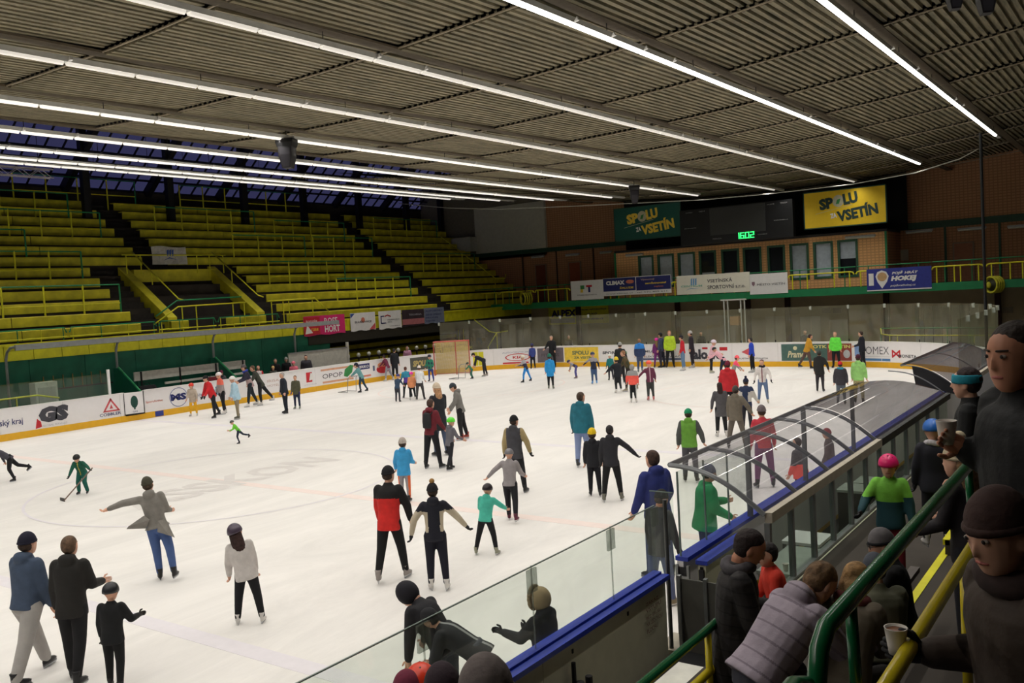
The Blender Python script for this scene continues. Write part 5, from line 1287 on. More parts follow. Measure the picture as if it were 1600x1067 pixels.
    if jac2 and pat:
        mats.append(mt('jacket', jac2, .8)); Fi = np.array(F.inverted()); pl = np.array(T(pel)[:])
        segs = [(np.array(T(a_)[:]), np.array(T(b_)[:])) for a_, b_ in ((shL, eL), (eL, wL), (shR, eR), (eR, wR))]
        def dseg(c, a_, b_):
            d = b_-a_; t = np.clip(((c-a_)@d)/(d@d+1e-9), 0, 1); return np.linalg.norm(c-(a_+t[:, None]*d), axis=1)
        def post(c):
            q = (c-pl) @ Fi.T/S; ds = np.min([dseg(c, *s_) for s_ in segs], axis=0)/S
            slv = (ds < .047*pf) & ((np.abs(q[:, 0]) > .088*pf) | (q[:, 2] < .02) & (np.abs(q[:, 0]) > .09))
            if pat == 'yoke': m = (q[:, 2] > .19) | slv & (q[:, 0] > 0)
            elif pat == 'top': m = q[:, 2] > .17
            elif pat == 'bottom': m = q[:, 2] < .11
            elif pat == 'sleeves': m = slv
            elif pat == 'sides': m = ((np.abs(q[:, 0]) > .055) & (q[:, 2] < .21) & (q[:, 2] > .02)) | slv & (q[:, 2] < .22)
            elif pat == 'stripe': m = np.abs(q[:, 0]) < .012
            elif pat == 'front': m = (q[:, 1] > .02) & ~slv
            elif pat == 'left': m = q[:, 0] < 0
            elif pat == 'lower': m = (q[:, 2] < .13) | slv & (q[:, 2] < .17)
            elif pat == 'camo': m = (np.sin(c[:, 0]*38)+np.sin(c[:, 1]*31+2)+np.sin(c[:, 2]*27)) > .2
            elif pat == 'quilt': m = (np.mod(q[:, 2]*S, .085) < .012)
            else: m = np.zeros(len(c), bool)
            return m.astype(int)
    qmesh(mb, vox, 'jacket', root, mats, post, 5)
    if pat == 'grad': pass
    # ---- hair, hat
    hm_ = mt('hair', hair, .75, var=.45, scale=26, bump=.8)
    if hat not in ('beanie', 'helmet', 'hood', 'pom', 'fur'):
        HH = HF @ rotx(22); m = MB(); m.ball(hp(0, -.011, .017), .0488*hS, .0575*hS, .0545*hS, 18, 10, HH, z0=-.02); m.ball(hp(0, -.020, .002), .0485*hS, .044*hS, .052*hS, 16, 8, HF)
        if longhair: _lh(m, hp)
        qmesh(m, .007 if detail == 2 else .014 if detail == 1 else .022, 'hair', root, [hm_], None, 3)
    elif not longhair and hat in ('beanie', 'pom'):
        m = MB(); m.ball(hp(0, -.016, -.006), .0475*hS, .048*hS, .040*hS, 14, 8, HF); m.build('hair', hm_, root, smooth=True)
    if longhair and hat in ('beanie', 'helmet', 'hood', 'pom', 'fur'):
        m = MB()
        m.loft([[hp(rx*math.cos(a), oy + ry*math.sin(a), z_) for a in [2*PI*j/12 for j in range(12)]] for z_, oy, rx, ry in ((.03, -.025, .044, .036), (-.02, -.032, .050, .034), (-.07, -.048, .052, .026), (-.13, -.060, .048, .020), (-.19, -.062, .030, .014), (-.215, -.060, .012, .008))])
        m.build('hair', hm_, root, smooth=True)
    hcm = mt('hat', hatc, .85, var=.12, scale=30, bump=.3)
    if hat in ('beanie', 'pom'):
        m = MB(); m.ball(hp(0, -.006, .012), .0515*hS, .061*hS, .070*hS, 18, 10, HF, z0=0.0)
        m.build('hat', hcm, root, smooth=True)
        rg = MB(); rg.tube([hp(.0470*math.cos(a), -.006+.0565*math.sin(a), .016 + .004*math.sin(a)) for a in np.linspace(0, 2*PI, 19)[:-1]], .0080*hS, 8, closed=True); rg.build('hat_brim', mt('hat', hatpom[1] if hatpom and len(hatpom) > 1 else hatc, .85), root, smooth=True)
        if hat == 'pom':
            m = MB(); m.ball(hp(0, -.012, .095), .024*hS, .024*hS, .024*hS, 12, 8); m.build('pompom', mt('pompom', hatpom[0] if hatpom else hatc, .95, var=.3, scale=60), root, smooth=True)
    elif hat == 'helmet':
        m = MB(); m.ball(hp(0, -.004, .010), .0600*hS, .0715*hS, .066*hS, 20, 10, HF, z0=-.12)
        m.build('helmet', M('helmet %d %d %d' % hatc, hatc, .3, var=.06), root, smooth=True)
        vn = MB()
        for sg in (-.5, 0, .5): cap(vn, hp(.030*sg*2*.8, .028, .0665-abs(sg)*.018), .0055*hS, hp(.030*sg*2*.8, -.03, .0675-abs(sg)*.018), .0055*hS, 6)
        vn.build('vent', M('vent dark', (26, 26, 30), .6), root, smooth=True)
        sp = MB(); 
        for sg in (-1, 1): cap(sp, hp(.050*sg, .008, -.005), .0022*hS, hp(.012*sg, .030, -.066), .0022*hS, 5)
        sp.build('strap', BLACK, root)
    elif hat == 'hood' or hat == 'fur':
        m = MB(); m.ball(hp(0, -.014, .006), .064*hS, .070*hS, .078*hS, 18, 12, HF, z0=-.9); m.build('hood', mt('jacket', hoodc or jac, .85, var=.2), root, smooth=True)
        if hat == 'fur':
            rg = MB(); rg.tube([hp(.058*math.cos(a), .036, .008+.070*math.sin(a)) for a in np.linspace(0, 2*PI, 19)[:-1]], .016*hS, 8, closed=True); rg.build('fur_trim', M('fur trim', (160, 140, 110), .95, var=.4, scale=60, bump=.6), root, smooth=True)
    elif hat == 'cap':
        m = MB(); m.ball(hp(0, -.004, .018), .053*hS, .063*hS, .060*hS, 18, 10, HF, z0=-.1); m.build('cap', hcm, root, smooth=True)
        m = MB(); m.loft([[hp(x, y, .018) for x, y in ((-.042, .035), (-.034, .085), (0, .100), (.034, .085), (.042, .035))], [hp(x, y, .026) for x, y in ((-.042, .035), (-.034, .085), (0, .100), (.034, .085), (.042, .035))]]); m.build('cap_peak', hcm, root)
    elif hat == 'band':
        rg = MB(); rg.loft([[hp(r*.0545/.055*math.cos(a)*1.0, -.004 + (r+.008)*math.sin(a), z_) for a in [2*PI*j/20 for j in range(20)]] for z_, r in ((.000, .052), (.006, .055), (.034, .053), (.038, .049))]); rg.build('headband', hcm, root, smooth=True)
    if glasses:
        m = MB()
        for sg in (-1, 1): m.tube([hp(.018*sg+.014*math.cos(a), .056, .006+.010*math.sin(a)) for a in np.linspace(0, 2*PI, 13)[:-1]], .0016*hS, 5, closed=True)
        m.tube([hp(-.004, .057, .008), hp(.004, .057, .008)], .0015*hS, 5)
        for sg in (-1, 1): m.tube([hp(.032*sg, .055, .008), hp(.046*sg, .0, .006)], .0015*hS, 5)
        m.build('glasses', BLACK, root)
    if scarf:
        m = MB(); m.tube([T(nk + F @ Vector((.052*math.cos(a), .048*math.sin(a), -.004+.008*math.sin(2*a)))) for a in np.linspace(0, 2*PI, 17)[:-1]], .024*S, 10, closed=True); m.build('scarf', mt('scarf', scarf, .9, var=.3, scale=30), root, smooth=True)
    if backpack:
        m = MB(); ell(m, F, T(pel + F @ Vector((0, -.095*pf, .16))), [(z_*S, 0, 0, rx*S, ry*S) for z_, rx, ry in ((-.11, .05, .025), (-.10, .066, .036), (0, .070, .044), (.09, .060, .036), (.115, .035, .02))], 14); m.build('backpack', mt('pack', backpack, .8), root, smooth=True)
        m = MB()
        for sg in (-1, 1): m.tube([T(pel + F @ Vector((.055*sg, -.08*pf, .25))), T(pel + F @ Vector((.06*sg, 0, .30))), T(pel + F @ Vector((.06*sg, .075*pf, .22))), T(pel + F @ Vector((.07*sg, .03, .10)))], .010*S, 6)
        m.build('strap', BLACK, root)
    # ---- feet
    if not noleg:
        bmcol = {'b': BOOTB, 'w': BOOTW}.get(boot) if isinstance(boot, str) else mt('boot', boot, .5)
        for a_, FF in foots:
            o = T(a_); m = MB(); Q = lambda x, y, z_: o + FF @ (Vector((x, y, z_))*S)
            m.loft([[Q(rx*math.cos(t), oy + ry*math.sin(t), z_) for t in [2*PI*j/12 for j in range(12)]] for z_, oy, rx, ry in ((-.040, .034, .024, .066), (-.030, .034, .026, .070), (-.018, .026, .025, .058), (-.004, .006, .026, .036), (.030, -.004, .026, .030), (.048, -.006, .028, .032))])
            bo_ = m.build('skate' if skates else 'shoe', bmcol, root, smooth=True)
            if skates:
                h = MB()
                h.loft([[Q(x, y, -.040) for x, y in ((-.012, -.026), (.012, -.026), (.012, .094), (-.012, .094))], [Q(x, y, -.056) for x, y in ((-.005, -.030), (.005, -.030), (.005, .100), (-.005, .100))]])
                h.build('holder', SOLE if boot != 'b' else M('holder dark', (90, 90, 94), .4), bo_)
                bl_ = MB(); bl_.loft([[Q(-.0016, y, z_) for y, z_ in ((-.036, -.054), (-.034, -.066), (-.022, -.070), (.092, -.070), (.106, -.064), (.110, -.054))], [Q(.0016, y, z_) for y, z_ in ((-.036, -.054), (-.034, -.066), (-.022, -.070), (.092, -.070), (.106, -.064), (.110, -.054))]])
                bl_.build('blade', BLADE, bo_)
    hands = (root.matrix_basis @ T(wL + dL*.04) if False else None)
    def wpt(p): return Matrix.Translation(P0) @ Matrix.Rotation(rz, 4, 'Z') @ T(p)
    return dict(root=root, wL=wpt(wL), wR=wpt(wR), hL=wpt(wL + dL.normalized()*.045), hR=wpt(wR + dR.normalized()*.045), head=wpt(hc), S=S, rz=rz, top=wpt(hc+Vector((0, 0, hr))))

# ------------------------------------------------------------------ skaters, nearest first
P = person
wide = ((18, 6, 6), (-20, 6, 6)); stand = ((2, 4, 4), (-2, 4, 4)); glide = ((12, 10, 8), (-14, 14, 8))
P('man in slate blue puffy jacket, grey sweatpants and navy beanie, leftmost in front', 52, 1060, 832, face=50, jac=(64, 78, 100), tro=(168, 164, 160), boot='b', hat='beanie', hatc=(22, 22, 42), lean=5, legs=((24, 4, 3), (-22, 4, 3)), arms=((6, 14, 8), (6, 14, 8)), coat=.50, puff=1.12, hood=True, detail=1, tro_puff=1.15)
P('bareheaded man in black jacket and trousers gesturing with his right hand', 122, 1066, 838, face=28, jac=(34, 32, 30), tro=(24, 23, 26), hair=(96, 74, 56), lean=4, legs=((10, 3, 3), (-12, 12, 3)), arms=((2, 8, 10), (18, 62, 8)), coat=.45, puff=1.08, hood=True, detail=1)
P('small child all in black with black helmet, right of the black-jacketed man', 183, 1078, 909, face=22, jac=(18, 19, 22), tro=(18, 18, 20), hat='helmet', hatc=(40, 42, 46), lean=4, legs=((10, 8, 4), (-8, 12, 4)), arms=((2, 14, 10), (14, 70, 26)), coat=.45, puff=1.1, child=True, detail=1, glove=(34, 32, 26))
gc = P('man in open grey coat and blue jeans stretching his left arm out', 252, 905, 743, face=10, jac=(128, 124, 118), tro=(70, 92, 140), hat='beanie', hatc=(66, 64, 50), hair=(70, 56, 40), lean=2, tilt=-9, legs=((-2, 4, -7), (-10, 16, 14)), arms=((4, 10, 84), (16, 58, 14)), coat=.50, skirt=1.25, hood=True, detail=1, trc2=None)
P('girl in white jacket with purple helmet and long dark hair', 390, 975, 815, face=8, jac=(206, 200, 196), tro=(22, 22, 26), boot='w', hat='helmet', hatc=(74, 62, 78), hair=(56, 36, 32), longhair=True, lean=3, tilt=-10, legs=((3, 3, 9), (-2, 3, 12)), arms=((8, 12, 10), (6, 14, 12)), head=(0, 0, -6), coat=.45, puff=1.2, detail=1, child=True, tro_puff=1.05)
hk = P('child hockey player in green jersey and black helmet holding a stick', 131, 772, 706, face=205, jac=(18, 84, 66), tro=(24, 92, 80), jac2=(190, 170, 60), pat='stripe', hat='helmet', hatc=(26, 28, 28), lean=32, tilt=0, legs=((30, 45, 10), (10, 30, 10)), arms=((40, 20, 50), (20, 20, 18)), coat=.46, puff=1.15, glove=(40, 44, 44), child=True, detail=1, tro_puff=1.2)
P('skater in dark grey top kicking one leg back at the left edge', 18, 752, 692, face=265, jac=(70, 68, 78), tro=(22, 22, 26), hat='beanie', hatc=(90, 90, 96), lean=52, legs=((8, 30, 3), (-42, 32, 3)), arms=((30, 80, 12), (-30, 10, 20)), coat=.48, detail=1)
P('small child in lime green jacket kicking a leg back, alone on the left ice', 374, 693, 655, face=275, jac=(110, 200, 56), tro=(36, 44, 62), hat='helmet', hatc=(70, 74, 66), lean=34, legs=((14, 30, 4), (-46, 30, 6)), arms=((20, 60, 12), (10, 50, 14)), coat=.47, child=True)
P('man in red jacket with black shoulders and black beanie holding hands', 614, 906, 728, face=18, jac=(208, 40, 36), jac2=(24, 22, 24), pat='yoke', tro=(20, 20, 22), boot=(150, 142, 138), hat='beanie', hatc=(26, 24, 28), lean=7, legs=((-12, 12, 5), (10, 4, 8)), arms=((10, 12, 8), (8, 2, 22)), coat=.44, puff=1.08, detail=1, head=(20, 0, 0))
P('woman in black and cream jacket with pompom hat, arms held out', 685, 922, 748, face=2, jac=(26, 26, 38), jac2=(190, 178, 156), pat='sides', tro=(22, 22, 36), boot='w', hat='pom', hatc=(26, 24, 28), hatpom=((160, 122, 72),), hood=True, lean=4, tilt=0, legs=((3, 3, 2), (-3, 4, 5)), arms=((-4, 4, 36), (2, 10, 44)), coat=.46, puff=.98, glove=(22, 22, 26), detail=1)
P('child in mint green jacket and black trousers, legs apart', 762, 866, 755, face=20, jac=(78, 190, 168), tro=(24, 24, 28), boot=(150, 150, 130), hat='helmet', hatc=(44, 38, 42), hood=True, lean=10, tilt=4, legs=((-4, 10, 15), (2, 8, 14)), arms=((20, 50, 14), (40, 20, 34)), coat=.48, puff=1.1, child=True, detail=1)
P('person in light grey jacket with patterned helmet, left arm stretched out', 800, 814, 700, face=12, jac=(150, 144, 146), tro=(26, 26, 32), boot=(96, 36, 56), hat='helmet', hatc=(122, 120, 124), lean=8, legs=((10, 4, 0), (-14, 14, 6)), arms=((4, 8, 52), (14, 50, 20)), coat=.48, detail=1)
P('man in dark vest with khaki sleeves and black beanie', 808, 770, 648, face=18, jac=(66, 66, 72), jac2=(164, 146, 104), pat='sleeves', tro=(30, 30, 34), hat='beanie', hatc=(20, 20, 22), hood=True, lean=3, legs=((-4, 4, 5), (4, 4, 8)), arms=((0, 8, 16), (2, 16, 26)), coat=.44, puff=1.1, glove=(24, 24, 26), detail=1, head=(25, 0, 0))
P('child in sky blue jacket with knit hat and grey and orange trousers', 634, 784, 683, face=12, jac=(58, 152, 206), tro=(150, 146, 150), trc2=(216, 100, 52), hat='beanie', hatc=(178, 168, 160), hood=True, lean=3, legs=((2, 4, 2), (-2, 6, 3)), arms=((6, 22, 16), (10, 60, 12)), coat=.42, puff=1.15, child=True, detail=1)
P('woman in maroon jacket carrying a black backpack', 677, 732, 623, face=35, jac=(112, 34, 46), tro=(26, 26, 32), hair=(70, 50, 42), hood=True, hoodc=(50, 50, 54), lean=3, legs=((-4, 2, 7), (6, 2, 8)), arms=((8, 20, 12), (14, 30, 12)), coat=.48, backpack=(36, 36, 40), detail=1)
P('child in grey jacket with bright green helmet beside the backpack woman', 705, 734, 651, face=55, jac=(104, 102, 110), tro=(36, 36, 42), hat='helmet', hatc=(96, 220, 60), hood=True, lean=8, legs=((12, 8, 5), (-10, 14, 5)), arms=((14, 30, 14), (20, 40, 16)), coat=.46, child=True, detail=1)
P('woman in long black coat with long blond hair and beige hat', 690, 712, 597, face=330, jac=(32, 34, 40), tro=(80, 92, 120), hat='beanie', hatc=(206, 190, 168), hair=(176, 134, 98), longhair=True, lean=2, legs=stand, arms=((4, 8, 8), (20, 60, 12)), coat=.34, detail=1)
P('tall man in grey jacket and black beanie bending towards the long-haired woman', 722, 687, 597, face=275, jac=(120, 118, 114), tro=(28, 28, 30), boot=(150, 60, 46), hat='beanie', hatc=(48, 54, 62), hood=True, lean=10, legs=((4, 10, 5), (-8, 6, 5)), arms=((14, 18, 8), (20, 22, 8)), coat=.46, detail=1, head=(0, 22, 0))
P('tall man in teal jacket and pale jeans with short hair', 912, 730, 612, face=22, jac=(34, 108, 126), tro=(128, 144, 184), boot=(60, 62, 66), hair=(74, 58, 46), lean=2, legs=((-2, 2, 3), (6, 2, 4)), arms=((2, 8, 12), (2, 10, 12)), coat=.45, puff=1.2, hood=True, glove=(40, 40, 46), detail=1, head=(20, 0, 0))
P('child in black jacket with yellow knit hat', 930, 775, 668, face=0, jac=(30, 30, 36), tro=(24, 24, 32), hat='beanie', hatc=(224, 190, 24), hood=True, lean=3, legs=((4, 2, 2), (-6, 6, 4)), arms=((2, 10, 10), (2, 10, 8)), coat=.44, puff=1.1, detail=1, child=True)
P('bareheaded boy in black jacket stretching his right arm out', 958, 783, 664, face=4, jac=(40, 40, 46), tro=(24, 24, 26), boot=(110, 108, 96), hair=(40, 36, 38), hood=True, lean=3, legs=((-4, 4, 9), (4, 3, 9)), arms=((2, 10, 12), (4, 4, 52)), coat=.46, puff=1.05, glove=(24, 24, 26), detail=1)
P('dark-haired man in navy blue puffer jacket near the open gate', 1033, 905, 703, face=325, jac=(38, 48, 112), tro=(60, 72, 110), hair=(64, 44, 36), lean=4, legs=((6, 4, 3), (-4, 4, 3)), arms=((6, 22, 16), (8, 30, 18)), coat=.47, puff=1.15, hood=True, detail=1)
P('man in black beanie, dark grey jacket and jeans seen through the near glass', 1035, 948, 765, face=35, jac=(46, 46, 50), tro=(78, 88, 122), boot=(120, 110, 90), hat='beanie', hatc=(22, 20, 20), lean=4, legs=((-6, 8, 3), (8, 2, 3)), arms=((2, 8, 10), (4, 10, 14)), coat=.44, puff=1.05, glove=(30, 30, 34), detail=1, head=(25, 12, 0), skin=SKIN2)
P('man in green jacket with grey hood and green cap, hand in pocket', 1080, 753, 638, face=5, jac=(104, 160, 60), jac2=(78, 80, 80), pat='sleeves', tro=(78, 78, 84), boot=(70, 66, 64), hat='cap', hatc=(24, 140, 94), hood=True, hoodc=(96, 94, 98), lean=3, legs=((2, 4, 4), (-6, 6, 5)), arms=((-2, 12, 16), (-6, 34, 26)), coat=.47, puff=1.15, detail=1)
P('woman in charcoal coat with long dark hair, right half of the ice', 1128, 682, 597, face=350, jac=(84, 82, 86), tro=(26, 26, 30), boot='w', hair=(48, 34, 32), longhair=True, lean=2, legs=stand, arms=((4, 6, 18), (2, 8, 10)), coat=.36, skirt=1.1, detail=1)
P('man in olive grey parka with yellow hem, beside the charcoal coat', 1152, 700, 602, face=20, jac=(112, 104, 92), tro=(104, 96, 88), hat='beanie', hatc=(70, 68, 66), hood=True, lean=4, legs=((-8, 2, 10), (8, 4, 10)), arms=((0, 10, 12), (14, 20, 34)), coat=.44, puff=1.15, detail=1, jac2=(196, 176, 44), pat='none')
P('person in navy, white and gold jacket with navy pom hat behind the parka man', 1168, 672, 587, face=15, jac=(40, 52, 84), jac2=(200, 196, 190), pat='sides', tro=(40, 40, 50), hat='pom', hatc=(30, 34, 60), lean=3, legs=stand, arms=((4, 14, 14), (6, 40, 22)), coat=.45, puff=1.15)
P('person in bright red jacket behind the long-haired charcoal coat woman', 1140, 650, 563, face=10, jac=(190, 36, 46), tro=(26, 26, 32), hat='beanie', hatc=(110, 26, 50), hood=True, lean=3, legs=stand, arms=((2, 12, 16), (2, 14, 16)), coat=.44, puff=1.25)
P('woman in white jacket with black seams and blue jeans, arms out', 1193, 630, 561, face=185, jac=(224, 218, 216), jac2=(110, 40, 50), pat='stripe', tro=(100, 122, 160), boot=(200, 190, 170), hair=(84, 46, 52), longhair=False, lean=2, legs=((0, 4, 7), (2, 4, 7)), arms=((6, 16, 28), (4, 14, 22)), coat=.47, glove=(24, 24, 26), scarf=(40, 36, 42))
P('child in neon pink and grey jacket leaning, left of the white jacket woman', 1147, 603, 555, face=80, jac=(150, 150, 148), jac2=(255, 86, 120), pat='top', tro=(140, 140, 140), boot='w', hat='beanie', hatc=(255, 100, 110), lean=20, legs=glide, arms=((20, 20, 14), (30, 10, 20)), coat=.44, child=True)
P('child in pale pink jacket with white cap reaching towards another', 1112, 583, 530, face=75, jac=(224, 178, 190), tro=(30, 30, 36), boot=(180, 180, 160), hat='helmet', hatc=(220, 206, 220), lean=14, legs=((6, 6, 4), (-4, 6, 4)), arms=((30, 20, 8), (36, 20, 8)), coat=.46, child=True)
P('child in pink jacket with black helmet bent over, near the AUSTIN sign', 1131, 590, 541, face=285, jac=(226, 170, 182), tro=(30, 36, 56), hat='helmet', hatc=(26, 26, 32), lean=40, legs=glide, arms=((50, 10, 8), (60, 10, 8)), coat=.47)
P('person in royal blue and white jacket with black trousers by the far boards', 1176, 582, 527, face=285, jac=(40, 70, 190), jac2=(26, 26, 36), pat='front', tro=(20, 20, 28), boot=(190, 190, 190), hair=(40, 34, 34), lean=2, legs=stand, arms=((2, 8, 6), (2, 8, 6)), coat=.45)
P('youth in red jacket with white stripe and jeans by the far boards', 1068, 579, 523, face=275, jac=(196, 34, 48), jac2=(190, 186, 190), pat='front', tro=(100, 128, 160), boot='w', hat='beanie', hatc=(34, 32, 40), lean=2, legs=stand, arms=((6, 14, 6), (4, 12, 6)), coat=.47)
P('tall person in long dark coat with grey hat behind the red jacket youth', 1082, 572, 516, face=270, jac=(40, 32, 42), tro=(34, 30, 40), boot=(180, 170, 160), hat='beanie', hatc=(170, 166, 166), lean=2, legs=stand, arms=((2,10,10),(2,10,10)), coat=.36)
P('man in yellow-green jacket and black trousers facing the ice at the far boards', 1048, 571, 516, face=178, jac=(184, 214, 50), tro=(26, 26, 30), hair=(150, 96, 60), lean=2, legs=((4, 4, 5), (-2, 4, 7)), arms=((0, 10, 12), (0, 10, 12)), coat=.45, puff=1.2)
P('child in purple snowsuit with magenta hat', 1028, 573, 527, face=350, jac=(112, 40, 108), tro=(118, 44, 116), hat='helmet', hatc=(226, 50, 160), hair=(150, 120, 80), longhair=True, lean=2, legs=((0, 4, 9), (0, 4, 9)), arms=((0, 8, 14), (0, 8, 14)), coat=.47, puff=1.1, child=True)
P('person in dark blue jacket half hidden behind the purple snowsuit child', 1035, 568, 519, face=300, jac=(62, 70, 100), tro=(40, 40, 56), hat='beanie', hatc=(26, 24, 30), lean=2, legs=stand, arms=((2,10,10),(2,10,10)), coat=.45)
P('person in navy jacket with bright blue top and jeans seen from behind', 1001, 582, 529, face=5, jac=(44, 60, 96), jac2=(44, 124, 204), pat='top', tro=(70, 84, 116), boot=(120, 130, 130), hair=(150, 110, 80), hood=True, hoodc=(44, 124, 204), lean=2, legs=((0, 2, 2), (-10, 16, 2)), arms=((2, 8, 12), (2, 8, 12)), coat=.46, puff=1.25)
P('child in maroon jacket with orange helmet holding an arm out', 1017, 626, 562, face=350, jac=(104, 48, 72), jac2=(200, 170, 180), pat='stripe', tro=(60, 62, 62), boot=(200, 120, 120), hat='helmet', hatc=(240, 90, 66), lean=4, legs=((2, 3, 1), (-2, 3, 3)), arms=((10, 4, 46), (-4, 30, 16)), coat=.46, child=True)
P('person in coral jacket with grey hood and black trousers', 990, 629, 569, face=5, jac=(250, 96, 84), jac2=(150, 150, 150), pat='top', tro=(22, 24, 28), trc2=(196, 196, 196), boot='w', hat='hood', hoodc=(150, 148, 146), lean=4, legs=((0, 1, 1), (0, 1, 3)), arms=((6, 20, 20), (6, 12, 12)), coat=.46, puff=1.2)
P('child in black jacket with yellow hat and one arm out, in the middle group', 966, 614, 557, face=345, jac=(26, 28, 36), tro=(34, 36, 40), boot='w', hat='beanie', hatc=(220, 190, 50), lean=6, legs=((4, 4, 0), (-8, 14, 2)), arms=((6, 10, 50), (4, 14, 14)), coat=.42, puff=1.15, child=True)
P('person in brown camouflage jacket in the middle group', 984, 611, 547, face=280, jac=(92, 76, 50), jac2=(60, 62, 40), pat='camo', tro=(44, 36, 36), boot=(150, 140, 120), hair=(150, 110, 80), lean=18, legs=glide, arms=((20, 30, 8), (24, 30, 8)), coat=.46)
P('tall person in black jacket with grey hat at the back of the middle group', 971, 598, 534, face=10, jac=(30, 32, 36), tro=(28, 28, 32), hat='beanie', hatc=(150, 150, 146), lean=4, legs=stand, arms=((4, 12, 12), (20, 20, 14)), coat=.46)
P('small child with white helmet and teal backpack in the middle group', 955, 594, 552, face=345, jac=(30, 120, 120), tro=(50, 50, 60), hat='helmet', hatc=(226, 226, 220), lean=6, legs=stand, arms=((4, 12, 14), (4, 12, 14)), coat=.45, child=True)
P('child in navy and grey jacket leaning forward with arms spread, in blue skates', 929, 600, 549, face=350, jac=(36, 40, 62), jac2=(150, 146, 152), pat='top', tro=(62, 84, 124), boot=(110, 160, 220), hat='helmet', hatc=(50, 62, 96), lean=14, legs=((0, 4, 2), (-4, 10, 2)), arms=((20, 6, 50), (0, 10, 26)), coat=.46, child=True)
P('small child in grey and navy top bent right over with hands on knees', 901, 591, 561, face=270, jac=(60, 56, 74), jac2=(150, 146, 152), pat='top', tro=(86, 84, 150), boot=(110, 80, 90), hat='helmet', hatc=(48, 50, 84), lean=56, legs=((14, 20, 3), (6, 16, 4)), arms=((10, 4, 6), (16, 4, 6)), coat=.47, child=True)
P('child in long bright blue jacket with dark green hat', 861, 608, 552, face=5, jac=(40, 146, 214), tro=(26, 26, 30), boot=(120, 120, 110), hat='beanie', hatc=(30, 110, 92), hood=True, lean=2, legs=((2, 2, 2), (0, 4, 3)), arms=((0, 8, 12), (0, 8, 10)), coat=.36, puff=1.15, child=True)
P('tall person all in black leaning on the far boards, left part', 864, 571, 524, face=200, jac=(20, 20, 24), tro=(20, 20, 24), hair=(150, 130, 120), lean=3, legs=stand, arms=((6, 30, 10), (0, 60, 30)), coat=.40, puff=1.1)
P('child in bright blue trousers with white helmet pushing off to the left', 823, 597, 554, face=295, jac=(50, 46, 70), jac2=(170, 166, 172), pat='top', tro=(50, 138, 216), hat='helmet', hatc=(214, 206, 190), lean=16, legs=((16, 14, 12), (-10, 4, 22)), arms=((30, 50, 12), (20, 50, 18)), coat=.46, child=True)
P('small child in blue jacket standing against the far boards by the grey panel', 833, 573, 536, face=350, jac=(56, 70, 140), tro=(26, 28, 40), hat='beanie', hatc=(60, 60, 100), lean=2, legs=stand, arms=((2, 30, 10), (2, 30, 10)), coat=.46, child=True)
P('adult in black bending down over a small green child in the corner', 757, 588, 547, face=275, jac=(28, 28, 40), tro=(36, 34, 42), boot=(140, 130, 120), hat='cap', hatc=(30, 26, 30), hair=(60, 40, 36), lean=62, legs=((2, 6, 4), (-8, 6, 4)), arms=((8, 4, 6), (20, 4, 6)), coat=.48, H=1.32)
P('small child in green jersey crouching under the bending adult', 738, 592, 565, face=265, jac=(60, 120, 92), tro=(50, 110, 96), hat='helmet', hatc=(40, 60, 60), lean=34, legs=((24, 40, 6), (4, 20, 6)), arms=((40, 10, 12), (40, 10, 12)), coat=.46, child=True)
P('child in green and navy jacket with blue trousers near the goal', 674, 596, 553, face=200, jac=(46, 130, 104), jac2=(40, 60, 80), pat='camo', tro=(50, 62, 140), hat='helmet', hatc=(44, 40, 62), lean=6, legs=((2, 8, 6), (-2, 8, 6)), arms=((10, 30, 14), (4, 14, 24)), coat=.46, puff=1.15, child=True)
P('small child in orange jacket with pink hat in the huddle', 645, 625, 580, face=0, jac=(230, 150, 104), tro=(34, 34, 40), boot='w', hat='helmet', hatc=(240, 50, 170), lean=3, legs=((0, 2, 6), (0, 4, 8)), arms=((4, 12, 12), (4, 12, 14)), coat=.44, puff=1.15, child=True)
P('adult in teal and purple jacket in the huddle, bareheaded', 637, 622, 566, face=350, jac=(50, 140, 170), jac2=(90, 60, 150), pat='bottom', tro=(46, 50, 54), hair=(90, 50, 40), lean=14, legs=glide, arms=((14, 30, 14), (14, 30, 14)), coat=.46, H=1.42)
P('child in dark blue suit bent over at the left of the huddle', 622, 628, 584, face=20, jac=(50, 70, 96), tro=(56, 58, 66), hat='helmet', hatc=(54, 60, 130), lean=24, legs=((6, 14, 3), (2, 12, 4)), arms=((30, 20, 12), (34, 20, 12)), coat=.46, child=True)
P('person in white jacket at the right of the huddle', 657, 625, 571, face=10, jac=(226, 228, 232), tro=(62, 60, 62), hat='beanie', hatc=(230, 220, 214), lean=14, legs=((-14, 4, 4), (8, 4, 8)), arms=((20, 40, 10), (10, 40, 10)), coat=.47)
P('person in long black coat standing at the left corner boards', 618, 590, 544, face=20, jac=(32, 34, 40), tro=(28, 28, 32), boot='w', hair=(40, 36, 40), lean=2, legs=stand, arms=((2,10,10),(2,10,10)), coat=.36)
P('child in maroon patterned jacket by the burger sign', 607, 592, 554, face=300, jac=(110, 40, 66), tro=(150, 150, 160), boot='w', hat='beanie', hatc=(40, 26, 34), lean=20, legs=glide, arms=((30, 20, 14), (30, 20, 14)), coat=.46)
wk = P('child in aqua jacket leaning on a metal skating aid', 566, 613, 566, face=285, jac=(106, 158, 160), tro=(44, 66, 84), hat='beanie', hatc=(34, 36, 56), lean=22, legs=((12, 16, 4), (-14, 14, 4)), arms=((44, 6, 8), (44, 6, 8)), coat=.45, puff=1.1, child=True)
P('grey-haired man in dark navy jacket and trousers, left part of the ice', 447, 646, 581, face=250, jac=(30, 36, 48), tro=(28, 34, 46), hair=(170, 164, 160), lean=4, legs=stand, arms=((2, 10, 18), (2, 10, 12)), coat=.44, puff=1.12)
